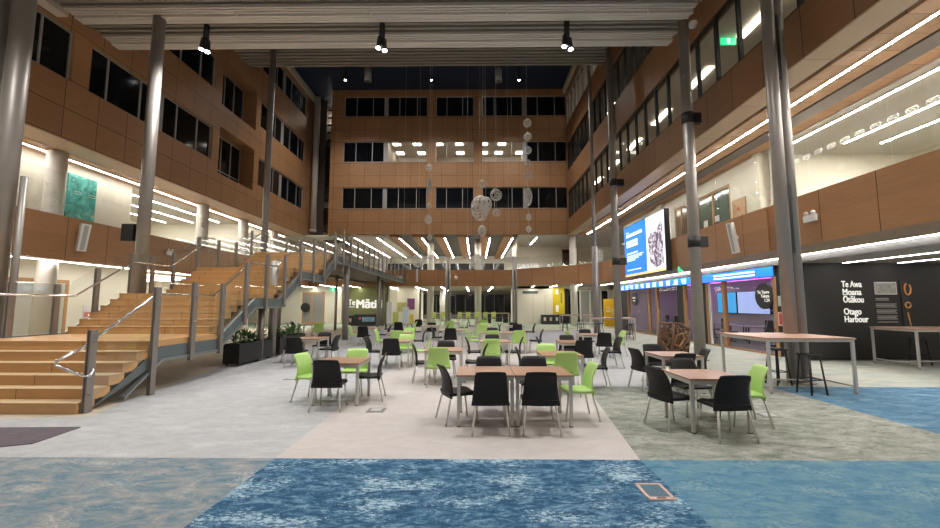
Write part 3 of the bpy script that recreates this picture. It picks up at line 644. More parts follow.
# ================================================================= GROUND FLOOR, LEFT
struct(MB().box(-24, -15.34, 2, 38.14, 3.42, 3.6).build('ceiling_ground', white_ceiling))
struct(MB().prism([(-15.34, 3.38), (-15.5, 3.38), (-15.5, 3.42), (-15.34, 3.42)], 'y', 2, 38).build('trim_5', M('soffit_edge', (0.5, 0.45, 0.38), .5)))
strip(-15.62, 6, 36, 3.36, 'long strip light under the left gallery edge', .07, h=.055, mat=led_mid)
for k, x in enumerate((-18.0, -19.6, -21.2, -22.6)):
    strip(x, 15, 29, 3.38, '%s of four strip lights over the left ground floor corridor, counted from the hall' % ORDN[k], .07, 'left ground floor strip lights', mat=led_mid)
struct(holed(MB(), 'x', -17.15, -17.0, 2, 21.0, 0.03, 3.42, [(12.6, 17.4, 0.05, 2.75)]).box(-24, -17, 30.0, 30.15, 0.03, 3.42).box(-24.1, -24, 2, 38, 0.03, 3.42).box(-17.15, -17.0, 30, 31.5, 0.03, 3.42).build('wall_left_ground', cream))
window('x', -17.0, 1, 12.6, 17.4, 0.05, 2.75, [15.2], frame=timber_frame, pane=M('frosted_pane', (0.52, 0.52, 0.45), .3), fw=.14, dep=.05)
nm = M('notice_blue', (0.25, 0.5, 0.7), .6)
for k, (px, lb) in enumerate(((66, 'white notice with red print by the brown door frame on the left'), (71.5, 'white and blue notice beside the red printed one on the left'))):
    y, z = atX(px, 312, -16.97)
    t = thing('wall_notice', lb, 'notice', (-16.97, y + .3, z - .3))
    yy = 18.1 + k * .55
    MB().box(-16.99, -16.97, yy, yy + .38, z - .28, z + .28).build('sheet', M('notice_sheet', (0.75, 0.72, 0.68), .7), t)
    MB().box(-16.97, -16.965, yy + .04, yy + .34, z - .24, z - .02).build('print', nm if k else M('notice_red', (0.6, 0.2, 0.15), .7), t)
# back-left ground wall at Y=38
struct(holed(MB(), 'y', 38.3, 38.45, -24, -12.05, 0.03, 3.42, [(-15.75, -13.7, 0.05, 2.9)]).box(-12.75, -12.05, 37.9, 38.3, 0.03, 3.42).build('wall_back_left', cream))
window('y', 38.3, -1, -15.75, -13.7, 0.05, 2.9, [-14.9], frame=timber_frame, pane=M('frosted_grey', (0.24, 0.24, 0.22), .3), fw=.16, dep=.05)
tag(MB().cyl((-15.4, 38.12, 1.5), (-15.4, 38.16, 1.5), .42, 20).build('round_door_sign', blackp), 'black round sign on the frosted door at the far left', 'sign')
tag(MB().box(-12.03, -11.9, 38.1, 38.4, 0.03, 3.0).build('timber_door_edge', timber_frame), 'narrow timber door edge beside the green wall', 'door frame')
olive = M('olive_green_wall', (0.17, 0.185, 0.065), .7)
struct(MB().box(-11.95, -7.95, 38.45, 38.6, 0.03, 3.42).build('wall_green', olive))
X, Z = atY(348, 307.9, 38.4); X1 = atY(355.9, 305, 38.4)[0]; X2 = atY(382.5, 305, 38.4)[0]
t = thing('wall_lettering', 'white Te Mātiti lettering on the olive green wall', 'lettering', (X, 38.4, Z))
text('word', 'Te', .74, text_white, (X, 38.43, Z + .26), (PI / 2, 0, 0), t, bold=.02, width=.64, ext=.02)
text('word', 'Mātiti', 1.06, text_white, (X1, 38.43, Z), (PI / 2, 0, 0), t, bold=.055, width=X2 - X1, ext=.02)
MB().box(X, X + .62, 38.41, 38.45, Z + .06, Z + .12).build('underline', text_white, t)
# bins against the green wall
def bins(lab, x0, x1, y, n, h=1.05, posters=True):
    t = thing('recycling_station', lab, 'bins', ((x0 + x1) / 2, y, 0.0))
    MB().box(x0, x1, y - .3, y + .3, 0.0, h, .02).build('cabinet', blackp, t)
    wn_ = (x1 - x0) / n
    for i in range(n):
        cx = x0 + wn_ * (i + .5)
        MB().box(cx - wn_ * .4, cx + wn_ * .4, y - .33, y - .3, .1, h - .08).build('bin_door', M('bin_door', (0.03, 0.03, 0.03), .5) if i == 0 else bpy.data.materials['bin_door'], t)
        MB().box(cx - wn_ * .2, cx + wn_ * .2, y - .345, y - .33, h * .38, h * .74).build('bin_notice', M('bin_label_%s_%d' % (lab[-5:], i), ((0.7, .62, .55), (0.62, .42, .36), (.5, .6, .5))[i % 3], .6), t)
bins('black recycling bins with white notices left of the lettered green wall', -11.0, -10.12, 35.3, 2, .84)
t = thing('display_bench', 'black counter with a blue and white picture panel below the wall lettering', 'counter', (-9.1, 35.3, 0.0))
MB().box(-10.05, -8.2, 35.0, 35.6, 0.0, .95, .03).build('cabinet', M('counter_dark', (0.02, 0.02, 0.022), .5), t)
MB().box(-9.35, -8.3, 34.97, 35.0, .35, .72).build('picture_panel', M('picture_blue', (0.25, 0.42, 0.55), .5, var=.5, scale=3), t)
MB().cyl((-9.55, 34.97, .62), (-9.55, 35.0, .62), .12, 12).build('badge', M('badge_red', (0.6, 0.1, 0.12), .5), t)

# ================================================================= GROUND FLOOR, BACK
struct(MB().box(-15.2, 3.3, 38.14, 52, 3.42, 3.6).prism([(3.3, 38.14), (4.9, 37.1), (6.6, 35.7), (8.1, 34.2), (9.1, 32.9), (9.94, 31), (18, 31), (18, 52), (3.3, 52)], 'z', 3.42, 3.6).build('ceiling_ground.001', M('ground_soffit', (0.40, 0.33, 0.25), .6)))
for k in range(6):
    x = -7.8 + 2.35 * k
    if k < 5: strip(x, 38.6, 50, 3.37, '%s strip light from the left in the far ground floor ceiling' % ORDN[k], .12, 'far ground floor strip lights', mat=led_far)
for k, (x, ya, yb) in enumerate(((5.2, 36.9, 41), (6.9, 35.7, 39.5), (8.6, 34.0, 37.8), (10.6, 31.5, 35.5))):
    strip(x, ya, yb, 3.37, '%s strip light from the left under the curved far right gallery' % ORDN[k], .12, 'strip lights under the curved gallery', mat=led_far)
for k, (px) in enumerate((305, 331, 352)):
    x = (px - 475) / 420 * 36
    strip(x, 33.0 + k * .3, 38.29 if k < 2 else 38.44, 3.30, '%s strip light from the left above the frosted door and green wall' % ORDN[k], .10, 'strip lights above the green wall', mat=led_far)
# cream rooms in the middle
struct(MB().box(-7.95, -7.8, 38.5, 42, 0.03, 3.42).box(-8.0, -5.4, 42, 42.15, 0.03, 3.42).box(-5.55, -5.4, 42, 44, 0.03, 3.42).build('wall_back_ground', cream))
for k, (px, py, wd, h, c, lb) in enumerate(((402, 307, .9, .9, (0.42, 0.42, 0.16), 'olive square poster on the far cream wall'), (411, 304, .75, 1.1, (0.20, 0.07, 0.16), 'plum coloured poster on the far cream wall'))):
    X, Z = atY(px, py, 41.95); tag(MB().box(X - wd / 2, X + wd / 2, 41.93, 41.98, Z - h / 2, Z + h / 2).build('poster', M('poster_%d' % k, c, .6, var=.4, scale=5)), lb, 'poster')
for k, (px, wd, h, c, lb) in enumerate(((389.5, .45, 2.0, (0.75, 0.76, 0.78), 'tall white banner stand beside the green wall'), (406, .55, 1.55, (0.72, 0.78, 0.85), 'white and blue banner stand before the far posters'), (396, .5, 1.1, (0.62, 0.66, 0.2), 'yellow green display board near the white banner stand'), (412, .35, .9, (0.8, 0.55, 0.05), 'orange board beside the white and blue banner stand'))):
    X = (px - 475) / 420 * 37.2
    t = thing('banner_stand', lb, 'banner', (X, 37.2, 0)); MB().box(X - wd / 2, X + wd / 2, 37.18, 37.22, .1, h).build('banner', M('banner_%d' % k, c, .6, var=.15, scale=6), t); MB().box(X - wd / 2, X + wd / 2, 37.05, 37.35, 0, .1).build('base', grey_plastic, t)
struct(MB().box(-24, 18, 52, 52.2, 0.03, .5).box(-24, 18, 52, 52.2, 3.1, 3.42).build('wall_far_ground', M('far_sill', (0.25, 0.2, 0.16), .7)))
window('y', 52.05, -1, -12, 12, .5, 3.1, [-12 + 1.2 * i for i in range(1, 20)], frame=M('far_mullion', (0.10, 0.09, 0.08), .5), fw=.1)
# right back: cream wall, yellow panel, doors
struct(MB().box(3.9, 7.55, 38.6, 38.75, 0.03, 3.42).box(3.75, 3.9, 38.6, 44, 0.03, 3.42).box(8.75, 8.95, 38.6, 38.75, 0.03, 3.42).box(12.3, 18, 38.6, 38.75, 0.03, 3.42).box(3.75, 18, 38.6, 38.75, 3.2, 3.42).build('wall_back_right', cream))
tag(MB().box(4.35, 5.75, 38.55, 38.6, 2.75, 3.0).build('wall_sign', M('wall_sign_dark', (0.10, 0.11, 0.10), .6)), 'narrow dark sign high on the far cream wall', 'sign')
for x in (5.3, 6.4): struct(MB().box(x - .01, x + .01, 38.59, 38.6, 0.05, 2.7).build('trim_6', M('door_gap_%d' % int(x), (0.3, .27, .22), .7)))
yel = M('yellow_panel', (0.82, 0.62, 0.02), .5)
t = thing('yellow_wall_banner', 'tall yellow banner with white marks on the far wall', 'banner', (7.6, 38.5, .05))
MB().box(7.1, 8.15, 38.48, 38.6, .9, 3.35).build('panel', yel, t); MB().box(7.35, 7.6, 38.46, 38.48, 2.7, 3.2).box(7.35, 7.6, 38.46, 38.48, 1.1, 1.7).build('white_mark', text_white, t)
MB().box(7.8, 7.95, 38.46, 38.48, 1.9, 2.8).build('dark_mark', M('mark_olive', (0.3, .25, .03), .6), t)
tag(MB().box(7.6, 8.7, 39.2, 39.3, 0.03, 3.2).build('dark_doorway', M('doorway_dark', (0.03, 0.03, 0.03), .6)), 'dark doorway right of the tall yellow banner', 'doorway')  # dark sheet stands in for the unlit depth of the opening
window('y', 38.6, -1, 8.98, 12.25, 0.05, 3.15, [9.6, 10.5, 11.5], frame=white_plastic, pane=lambda u: night_glass if (u < 9.6 or u > 11.5) else M('door_grey', (0.35, 0.36, 0.33), .3), fw=.14)
bins('black recycling bins with white notices against the far cream wall', 5.95, 7.55, 38.1, 3, .84)
# yellow kiosk board
t = thing('yellow_display_board', 'freestanding bright yellow board by the shopfront at the far right', 'board', (11.0, 34.4, 0))
MB().box(10.45, 11.55, 34.3, 34.5, 0.0, 2.2).build('board', M('amber_board', (0.85, 0.50, 0.02), .5), t)
MB().box(10.6, 11.0, 34.28, 34.3, 1.15, 1.32).box(10.6, 10.9, 34.28, 34.3, 1.45, 1.55).box(11.05, 11.4, 34.28, 34.3, .9, 1.45).build('print', M('board_print', (0.9, 0.75, 0.4), .6), t)

# ================================================================= GROUND FLOOR, RIGHT: black wall, shopfront
soff = M('brown_metal_soffit', (0.34, 0.25, 0.18), .50, .2)
struct(MB().prism([(9.94, 3.52), (9.80, 3.5), (10.02, 3.27), (10.14, 3.27), (10.14, 3.05), (10.3, 3.05), (10.3, 3.6), (9.94, 3.6)], 'y', 2, 30.6).build('ceiling_soffit.002', soff))
struct(MB().box(10.3, 18, 2, 30.6, 3.05, 3.2).build('ceiling_ground.002', M('bay_ceiling', (0.36, 0.33, 0.29), .7)))
struct(MB().box(10.125, 10.14, 2, 30.6, 3.05, 3.275).build('ceiling_bulkhead', dark_gap))  # dark face paints in the shaded recess below the strip light
strip(10.06, 2.5, 30, 3.262, 'long strip light under the right gallery edge above the shopfront', .035, h=.03)
for k, x in enumerate((11.5, 13.2, 15.3)):
    strip(x, 4, 13.2, 3.03, '%s of three strip lights above the black harbour wall, counted from the hall' % ORDN[k], .06, 'strip lights above the black wall', h=.019, mat=led_far)
bw = M('charcoal_wall', (0.022, 0.020, 0.019), .6)
struct(MB().box(10.3, 18, 13.45, 13.6, 0.03, 3.05).box(10.2, 10.34, 13.45, 14.35, 0.03, 3.05).build('wall_black', bw))
struct(MB().box(10.2, 18, 13.44, 13.45, 0.03, .10).build('baseboard_right', blackp))
t = thing('wall_lettering', 'white Te Awa Moana Ōtākou Otago Harbour lettering on the black wall', 'lettering', (11.7, 13.43, 1.2))
for (s_, pa, pb, py) in (('Te Awa', 841.9, 862.3, 287), ('Moana', 842.8, 861.7, 294.9), ('Ōtākou', 843.6, 864, 302.4), ('Otago', 844.3, 861.9, 314.4), ('Harbour', 844.9, 868.9, 322.1)):
    X, Z = atY(pa, py, 13.43); X2 = atY(pb, py, 13.43)[0]
    text('text_line', s_, .275, text_white, (X, 13.44, Z), (PI / 2, 0, 0), t, bold=.009, ext=.004, width=X2 - X)
t = thing('harbour_photo_panel', 'framed black and white harbour photograph with text below on the black wall', 'display panel', (14.2, 13.42, .9))
xa, za = atY(874, 282, 13.42); xb, zb = atY(897, 294.5, 13.42)
MB().box(xa, xb, 13.41, 13.44, zb, za).build('photo_frame', M('photo_pale', (0.62, 0.6, 0.56), .5), t)
MB().box(xa + .03, xb - .03, 13.40, 13.41, zb + .03, za - .03).build('photograph', M('photo_grey', (0.32, 0.31, 0.29), .5, var=.75, scale=9), t)
g = MB()
for py in (298.5, 300, 304, 305.5, 307, 310, 311.5, 313, 316, 317.5, 319, 322): 
    xl, zl = atY(875.5 + (py - 298) * .1, py, 13.43); ln = .4 if py < 302 else .68 - .05 * (int(py * 7) % 3)
    g.box(xl, xl + ln, 13.42, 13.44, zl - .010, zl + .010)
g.build('caption', M('caption_grey', (0.45, 0.43, 0.40), .6), t)
t = thing('hook_display_panel', 'narrow dark panel with three orange bone hook pictures on the black wall', 'display panel', (15.3, 13.42, .9))
xa, za = atY(900, 281, 13.42); xb, zb = atY(912, 328, 13.42)
MB().box(xa, xb, 13.42, 13.44, zb, za).build('panel', M('hook_panel', (0.035, 0.03, 0.028), .5), t)
bone = M('bone_orange', (0.75, 0.34, 0.10), .5)
def arc(cx, cz, r, a0, a1, n=14, sx=1, sz=1): return [(cx + sx * r * math.cos(a0 + (a1 - a0) * i / n), 13.405, cz + sz * r * math.sin(a0 + (a1 - a0) * i / n)) for i in range(n + 1)]
hx, hz = atY(907, 289, 13.42); MB().tube(arc(hx, hz, .12, PI * .62, PI * 2.28, sx=.8, sz=1.5), .022, 6).build('hook_picture', bone, t)
hx, hz = atY(907.7, 305, 13.42); MB().tube(arc(hx, hz, .085, 0, PI * 1.98), .022, 6).build('hook_picture', bone, t)
hx, hz = atY(909, 319, 13.42); MB().tube([(hx - .03, 13.405, hz + .2), (hx + .0, 13.405, hz), (hx + .03, 13.405, hz - .22)], .02, 6).build('hook_picture', bone, t)

# shopfront at X = 10.2
XS = 10.2
def sy(px): return XS * 420 / (px - 475)
e = sempty('window_%d' % (WN[0] + 1), (XS, 22, 0)); WN[0] += 1
struct(MB().box(XS, XS + .14, 14.35, 30.5, 0.0, .06).build('trim_7', timber_frame))
mpx = [772, 721, 705, 682.6, 655.4, 647, 627]
for px in mpx: y = sy(px); MB().box(XS - .03, XS + .12, y - .07, y + .07, .06, 2.7).build('timber_mullion', timber_frame, e)
for a, b in ((721, 772), (707, 719.5), (684, 701), (657, 676), (648.5, 654), (629, 645.5)):
    MB().box(XS + .04, XS + .055, sy(b) + .05, sy(a) - .05, .06, 2.7).build('pane', shop_glass, e)
for a, b in ((675.5, 682), (620.5, 626.5), (700.8, 703.2)): MB().box(XS - .01, XS + .12, sy(b), sy(a), 0.03, 2.72).build('black_panel', blackp, e)
MB().box(XS - .02, XS + .02, sy(708.3), sy(706.6), .06, 2.65).build('door_frame', white_plastic, e)
# media strip
blue_led = M('screen_blue', (0.0, 0.1, 0.5), .4, emit=(0.02, 0.23, 0.85), es=E_SCREEN * .95)
scr_white = M('screen_white', (0.7, 0.8, 0.9), .4, emit=(0.80, 0.90, 1.0), es=E_SCREEN)
t = thing('led_ticker_display', 'long blue screen strip with white words above the shopfront windows', 'screen', (XS - .08, 22, 2.7))
MB().box(XS - .06, XS + .04, 14.35, 29.6, 2.68, 3.04).build('screen_body', blackp, t)
MB().box(XS - .075, XS - .06, 14.37, 29.5, 2.70, 3.03).build('screen_face', blue_led, t)
g = MB(); rnd = random.Random(3)
for r_, z in enumerate((2.92, 2.80)):
    y = 15.3
    while y < 17.9:
        l = rnd.uniform(.05, .2); g.box(XS - .082, XS - .075, y, y + l, z - .03, z + .03); y += l + .035
y = 19.4
while y < 29.2:
    for z in (2.95, 2.86, 2.77): g.box(XS - .082, XS - .075, y, y + .35 + rnd.random() * .12, z - .028, z + .028)
    y += .85
g.build('screen_words', scr_white, t)
# round sign "Te Taura Takata"
t = thing('round_shop_sign', 'large dark round sign with white words on the nearest shop window', 'sign', (XS - .05, 14.93, 1.6))
MB().cyl((XS - .06, 14.93, 2.03), (XS + .04, 14.93, 2.03), .45, 36).build('disc', M('disc_dark', (0.03, 0.03, 0.028), .5), t)
for s_, z in (('Te Tauru', 2.12), ('Takata', 1.98), ('1.24', 1.83)): text('word', s_, .16, text_white, (XS - .07, 14.62, z), (PI / 2, 0, -PI / 2), t, align='RIGHT', bold=.004, ext=.003)
t = thing('round_shop_sign', 'small dark round sign with white words on the farthest shop window', 'sign', (XS - .05, 27.2, 1.6))
MB().cyl((XS - .06, 27.0, 2.1), (XS + .04, 27.0, 2.1), .42, 28).build('disc', bpy.data.materials['disc_dark'], t)
MB().box(XS - .07, XS - .06, 26.8, 27.25, 2.12, 2.22).box(XS - .07, XS - .06, 26.85, 27.15, 1.95, 2.03).build('word', text_white, t)
for (px, py, w2, h2, c, lb) in ((781.5, 301, .34, .34, (0.62, 0.60, 0.56), 'pale grey notice on the black wall end by the shopfront'), (780, 319, .26, .46, (0.75, 0.55, 0.52), 'white notice with red print on the black wall end')):
    y, z = atX(px, py, XS - .02)
    t = thing('wall_notice', lb, 'notice', (XS - .02, y, z))
    MB().box(XS - .02, XS - .001, y - w2 / 2, y + w2 / 2, z - h2 / 2, z + h2 / 2).build('sheet', M('sheet_' + lb[:4], c, .6), t)
    if py > 310: MB().box(XS - .025, XS - .02, y - w2 * .4, y + w2 * .1, z - h2 * .4, z + h2 * .4).build('print', M('print_red', (0.6, .08, .06), .6), t)
# white swirl artwork on the glass
g = MB(); rnd = random.Random(5)
for k in range(26):
    y = rnd.choice([rnd.uniform(14.6, 17.2), rnd.uniform(17.9, 18.5), rnd.uniform(18.8, 20.4), rnd.uniform(21.6, 23.6), rnd.uniform(25.1, 28)]); z = rnd.uniform(.2, 1.5)
    a = rnd.uniform(0, 6); pts = []
    for i in range(12):
        tt = i / 11; rr_ = .2 + .5 * tt; pts.append((XS + .03, min(max(y + rr_ * math.cos(a + 2.2 * tt), 14.5), 28.1), max(.08, z + rr_ * math.sin(a + 2.2 * tt))))
    g.tube(pts, .007, 4)
tag(g.build('window_artwork', M('frost_white', (0.5, 0.48, 0.52), .6)), 'white swirling line artwork across the lower shop windows', 'artwork')
# inside the shop
shopwall = M('shop_wall', (0.72, 0.66, 0.74), .8)
struct(MB().box(14.6, 14.75, 13.6, 30.6, 0.03, 3.05).box(10.3, 14.6, 13.6, 13.7, 0.03, 3.05).box(10.3, 14.6, 30.4, 30.6, 0.03, 3.05).build('wall_shop', shopwall))
purple = M('purple_glow', (0.5, 0.1, 0.6), .5, emit=(0.72, 0.16, 0.90), es=3)
for k, (y0, y1, x) in enumerate(((14.5, 18.5, 13.6), (19, 23, 13.6), (24, 29, 13.8), (14.5, 17.5, 11.8))):
    tag(MB().box(x, x + .16, y0, y1, 2.97, 3.03).build('purple_light', purple), '%s purple ceiling light inside the shop, counted from the front' % ORDN[k], 'light', 'purple lights inside the shop')
for k, (y, x) in enumerate(((16, 12.4), (20, 12.4), (24, 12.4), (27.5, 12.4))): strip(x, y - .8, y + .8, 3.0, '%s added white light inside the shop, counted from the front' % ORDN[k], .1, 'added white lights inside the shop', mat=led_far)  # strips added to brighten the shop interior
for k, (a, b, c, lb) in enumerate(((733.5, 765, (0.45, 0.60, 0.95), 'pale blue wall screen inside the shop'), (714, 732.5, (0.05, 0.45, 0.85), 'bright cyan wall screen inside the shop'))):
    ya = 14.4 * 420 / (b - 475); yb = 14.4 * 420 / (a - 475)
    t = thing('wall_screen', lb, 'screen', (14.5, (ya + yb) / 2, 1.3))
    MB().box(14.45, 14.58, ya, yb, 1.25, 2.45).build('screen_body', blackp, t); MB().box(14.44, 14.45, ya + .03, yb - .03, 1.28, 2.42).build('screen_face', M('face_%d' % k, c, .4, emit=c, es=.8), t)
rnd = random.Random(11)
for k in range(6):
    y = 15.2 + k * 2.3; x = 12.6 + .5 * (k % 2)
    t = thing('shop_desk', '%s white desk inside the shop, counted from the front' % ORDN[k], 'desk', (x, y, 0), 'desks inside the shop')
    MB().box(x - .4, x + .4, y - .7, y + .7, .72, .75).build('desk_top', M('desk_white', (0.5, .48, .52), .5) if k == 0 else bpy.data.materials['desk_white'], t)
    for sx in (-1, 1):
        for s2 in (-1, 1): MB().box(x + sx * .36 - .02, x + sx * .36 + .02, y + s2 * .66 - .02, y + s2 * .66 + .02, 0, .72).build('leg', blackp, t)
    t = thing('office_chair', '%s black office chair inside the shop, counted from the front' % ORDN[k], 'chair', (x - .8, y, 0), 'office chairs inside the shop')
    cx = x - .8
    MB().box(cx - .24, cx + .24, y - .24, y + .24, .45, .52, .02).build('seat', blackp, t); MB().box(cx - .28, cx - .22, y - .22, y + .22, .6, 1.1, .02).build('backrest', blackp, t)
    MB().cyl((cx, y, .06), (cx, y, .45), .03, 8).build('stem', alu, t)
    g = MB()
    for a in range(5): g.cyl((cx, y, .08), (cx + .3 * math.cos(a * 1.257), y + .3 * math.sin(a * 1.257), .04), .02, 6)
    g.build('base', blackp, t)

# ---- large screen on the right parapet
t = thing('wall_display_screen', 'large blue and white advertising screen on the right gallery parapet', 'screen', (9.6, 24, 3.4))
ya, yb = 20.9, 26.6; za, zb = 3.42, 6.58
MB().box(9.52, 9.78, ya, yb, za, zb).build('screen_body', blackp, t)
def sface(nm, y0, y1, z0, z1, m, dx=.0): return MB().box(9.505 - dx, 9.52 - dx, ya + (yb - ya) * y0, ya + (yb - ya) * y1, za + (zb - za) * z0, za + (zb - za) * z1).build(nm, m, t)
sface('blue_half', .40, .99, .05, .985, M('ad_blue', (0, .1, .5), .4, emit=(0.015, 0.22, 0.80), es=E_SCREEN))
sface('white_half', .01, .40, .05, .985, M('ad_white', (.7, .7, .75), .4, emit=(0.86, 0.86, 0.95), es=E_SCREEN))
sface('amber_border', .01, .99, .01, .05, M('ad_amber', (.7, .5, .2), .4, emit=(0.95, 0.62, 0.25), es=E_SCREEN))
# grey abstract picture
am = bpy.data.materials.new('ad_picture'); am.use_nodes = True; nt = am.node_tree; b = nt.nodes['Principled BSDF']; b.inputs['Base Color'].default_value = (0, 0, 0, 1)
g_ = nt.nodes.new('ShaderNodeTexCoord'); n = nt.nodes.new('ShaderNodeTexNoise'); n.inputs['Scale'].default_value = 2.6; n.inputs['Detail'].default_value = 5; n.inputs['Distortion'].default_value = 2.2; nt.links.new(g_.outputs['Object'], n.inputs[0])
r = nt.nodes.new('ShaderNodeValToRGB'); nt.links.new(n.outputs['Fac'], r.inputs[0]); r.color_ramp.elements[0].position = .44; r.color_ramp.elements[0].color = (0.10, 0.08, 0.12, 1); r.color_ramp.elements[1].position = .56; r.color_ramp.elements[1].color = (0.82, 0.72, 0.80, 1)
nt.links.new(r.outputs[0], b.inputs['Emission Color']); b.inputs['Emission Strength'].default_value = E_SCREEN
g = MB(); P = [(.04, .12), (.20, .08), (.33, .2), (.36, .62), (.30, .70), (.22, .68), (.10, .80), (.05, .84), (.04, .7)]
g.prism([(ya + (yb - ya) * a, za + (zb - za) * b2) for a, b2 in P], 'x', 9.495, 9.504); g.build('abstract_picture', am, t)
g = MB()
for (z, a, b2, h) in ((.80, .50, .93, .055), (.67, .62, .93, .06), (.60, .62, .93, .05), (.45, .62, .93, .03), (.40, .48, .93, .018), (.37, .52, .93, .018), (.34, .60, .93, .018), (.31, .70, .93, .018), (.13, .55, .93, .02), (.865, .86, .93, .02)):
    y = a
    rn = random.Random(int(z * 100))
    while y < b2:
        l = rn.uniform(.02, .07) if h > .03 else rn.uniform(.02, .05); e_ = min(y + l, b2)
        g.box(9.497, 9.504, ya + (yb - ya) * y, ya + (yb - ya) * e_, za + (zb - za) * (z - h / 2), za + (zb - za) * (z + h / 2)); y += l + .008
g.build('screen_words', scr_white, t)

# ================================================================= STAIRCASE AND FOOTBRIDGE
def nose(y):
    K = [(6.75, 0), (8.45, 1.02), (10.3, 1.02), (12.0, 2.04), (13.5, 2.04), (15.2, 3.06), (17.3, 3.06), (19.0, 4.05), (60, 4.05)]
    if y <= K[0][0]: return 0
    for (a, za), (b, zb) in zip(K[:-1], K[1:]):
        if y <= b: return za + (zb - za) * (y - a) / (b - a)
XA, XB_ = -6.36, -10.0      # open edge and far edge of the stair
st = thing('timber_staircase', 'wide timber staircase with glass sides climbing to the left gallery', 'staircase', (-8.2, 6.75, 0))
def flight(y0, z0, n, run, x0, x1, bottomless=False):
    for k in range(n):
        ya = y0 + k * run
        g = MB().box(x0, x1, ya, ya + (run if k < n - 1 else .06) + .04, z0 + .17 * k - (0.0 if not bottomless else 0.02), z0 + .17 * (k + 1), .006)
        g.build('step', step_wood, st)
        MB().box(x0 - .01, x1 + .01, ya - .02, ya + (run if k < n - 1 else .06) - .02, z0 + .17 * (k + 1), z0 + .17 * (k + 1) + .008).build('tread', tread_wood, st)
flight(6.75, 0.0, 6, .28, XB_, -6.30)
MB().box(XB_, -6.30, 8.19, 10.34, .88, 1.02, .006).build('landing', step_wood, st)
flight(10.3, 1.02, 6, .283, XB_, -6.5)
MB().box(XB_, -6.5, 11.75, 13.55, 1.90, 2.04).build('landing', step_wood, st)
flight(13.5, 2.04, 6, .283, XB_, -6.5)
MB().box(XB_, -6.5, 14.95, 17.35, 2.92, 3.06).build('landing', step_wood, st)
flight(17.3, 3.06, 6, .283, XB_, -6.5)
MB().box(XB_, -6.5, 18.8, 38.0, 3.80, 4.05).build('bridge_deck', M('bridge_deck', (0.16, 0.12, 0.10), .7), st)
# closed solid below the lowest flight and plates
def stringer(x0, x1, ys, up, dn):
    poly = [(y, nose(y) + up) for y in ys] + [(y, max(.01, nose(y) - dn)) for y in ys[::-1]]
    return MB().prism(poly, 'x', x0, x1)
ys = [6.95, 8.45, 10.3, 12.0, 13.5, 15.2, 17.3, 19.0, 38.0]
stringer(-6.34, -6.28, ys, -.12, .42).build('stringer', stringer_mat, st)
stringer(XB_ - .06, XB_, ys, .02, .40).build('stringer', stringer_mat, st)
g = MB()
for (a, b) in zip(ys[:-1], ys[1:]):
    g.prism([(a, nose(a) - .42), (b, nose(b) - .42), (b, nose(b) - .37), (a, max(.0, nose(a) - .37))], 'x', -6.40, -6.24) if nose(a) > .5 else g.prism([(7.6, .04), (b, nose(b) - .42), (b, nose(b) - .37), (7.6, .09)], 'x', -6.40, -6.24)
g.build('stringer_flange', M('flange_steel', (0.24, 0.26, 0.26), .4, .5), st)
poly = [(y, nose(y) - .18) for y in ys[1:]] + [(y, nose(y) - .24) for y in ys[1:][::-1]]
MB().prism(poly, 'x', XB_, -6.34).build('soffit_plate', M('stair_soffit', (0.20, 0.13, 0.08), .6), st)
# posts, glass, rails
postY = [6.86, 8.2, 9.3, 10.35, 11.4, 12.5, 13.7, 14.9, 16.1, 17.3, 18.5, 19.7]
def posts(x, Y, dn, up=1.2, sgn=1):
    for y in Y:
        z = nose(y)
        lo = max(0.0, z - dn) if y > 8.3 or x < -8 else 0.0
        hi = z + (1.25 if y < 7 else up)
        g = MB().box(x - .035, x - .015, y - .065, y + .065, lo, hi).box(x + .015, x + .035, y - .065, y + .065, lo, hi).box(x - .015, x + .015, y - .05, y + .05, lo, hi)
        for q in (.15, .5, .9): g.cyl((x - .06, y, min(lo + .12 + q * (hi - lo) * .85, hi - .05)), (x + .06, y, min(lo + .12 + q * (hi - lo) * .85, hi - .05)), .018, 8)
        g.build('post', steel_post, st)
def glasses(x, Y, up0=.06, up1=1.22):
    for a, b in zip(Y[:-1], Y[1:]):
        ysub = [a + .09] + [k for k in (8.45, 10.3, 12.0, 13.5, 15.2, 17.3, 19.0) if a + .1 < k < b - .1] + [b - .09]
        poly = [(y, nose(y) + up0) for y in ysub] + [(y, nose(y) + up1) for y in ysub[::-1]]
        MB().prism(poly, 'x', x - .006, x + .006).build('glass_panel', green_glass, st)
bridgeY = [20.95, 22.2, 23.4, 24.6, 25.8, 27.0, 28.2, 29.5, 30.9, 32.4, 34.0, 36.0, 37.8]
posts(-6.24, postY, .5); glasses(-6.24, postY + [20.95])
posts(-6.24, bridgeY, .3, 1.05); glasses(-6.24, bridgeY)
farY = [9.05, 10.05, 11.1, 12.2, 13.0, 13.9, 15.1, 16.3, 17.5, 18.7, 19.9]
posts(XB_ - .1, farY, .3); glasses(XB_ - .1, farY)
posts(XB_ - .1, [22.2, 24.6, 27.0, 29.5, 32.4, 36.0], .3, 1.05); glasses(XB_ - .1, [19.9] + [22.2, 24.6, 27.0, 29.5, 32.4, 36.0])
def rail(x, ys_, h=.92, ext=None):
    pts = [(x, y, nose(y) + h) for y in ys_]
    if ext: pts = ext + pts
    return MB().tube(pts, .024, 8).build('handrail', chrome, st)
rail(-6.44, [6.9, 8.45, 8.6, 10.3, 12.0, 13.5, 15.2, 17.3, 19.0, 19.9], ext=[(-6.26, 6.92, .74), (-6.18, 6.86, .66), (-6.18, 6.80, .58), (-6.26, 6.76, .60), (-6.44, 6.5, .80), (-6.46, 6.52, .86)])
rail(XB_ + .1, [8.5, 10.3, 12.0, 13.5, 15.2, 17.3, 19.0, 19.9])
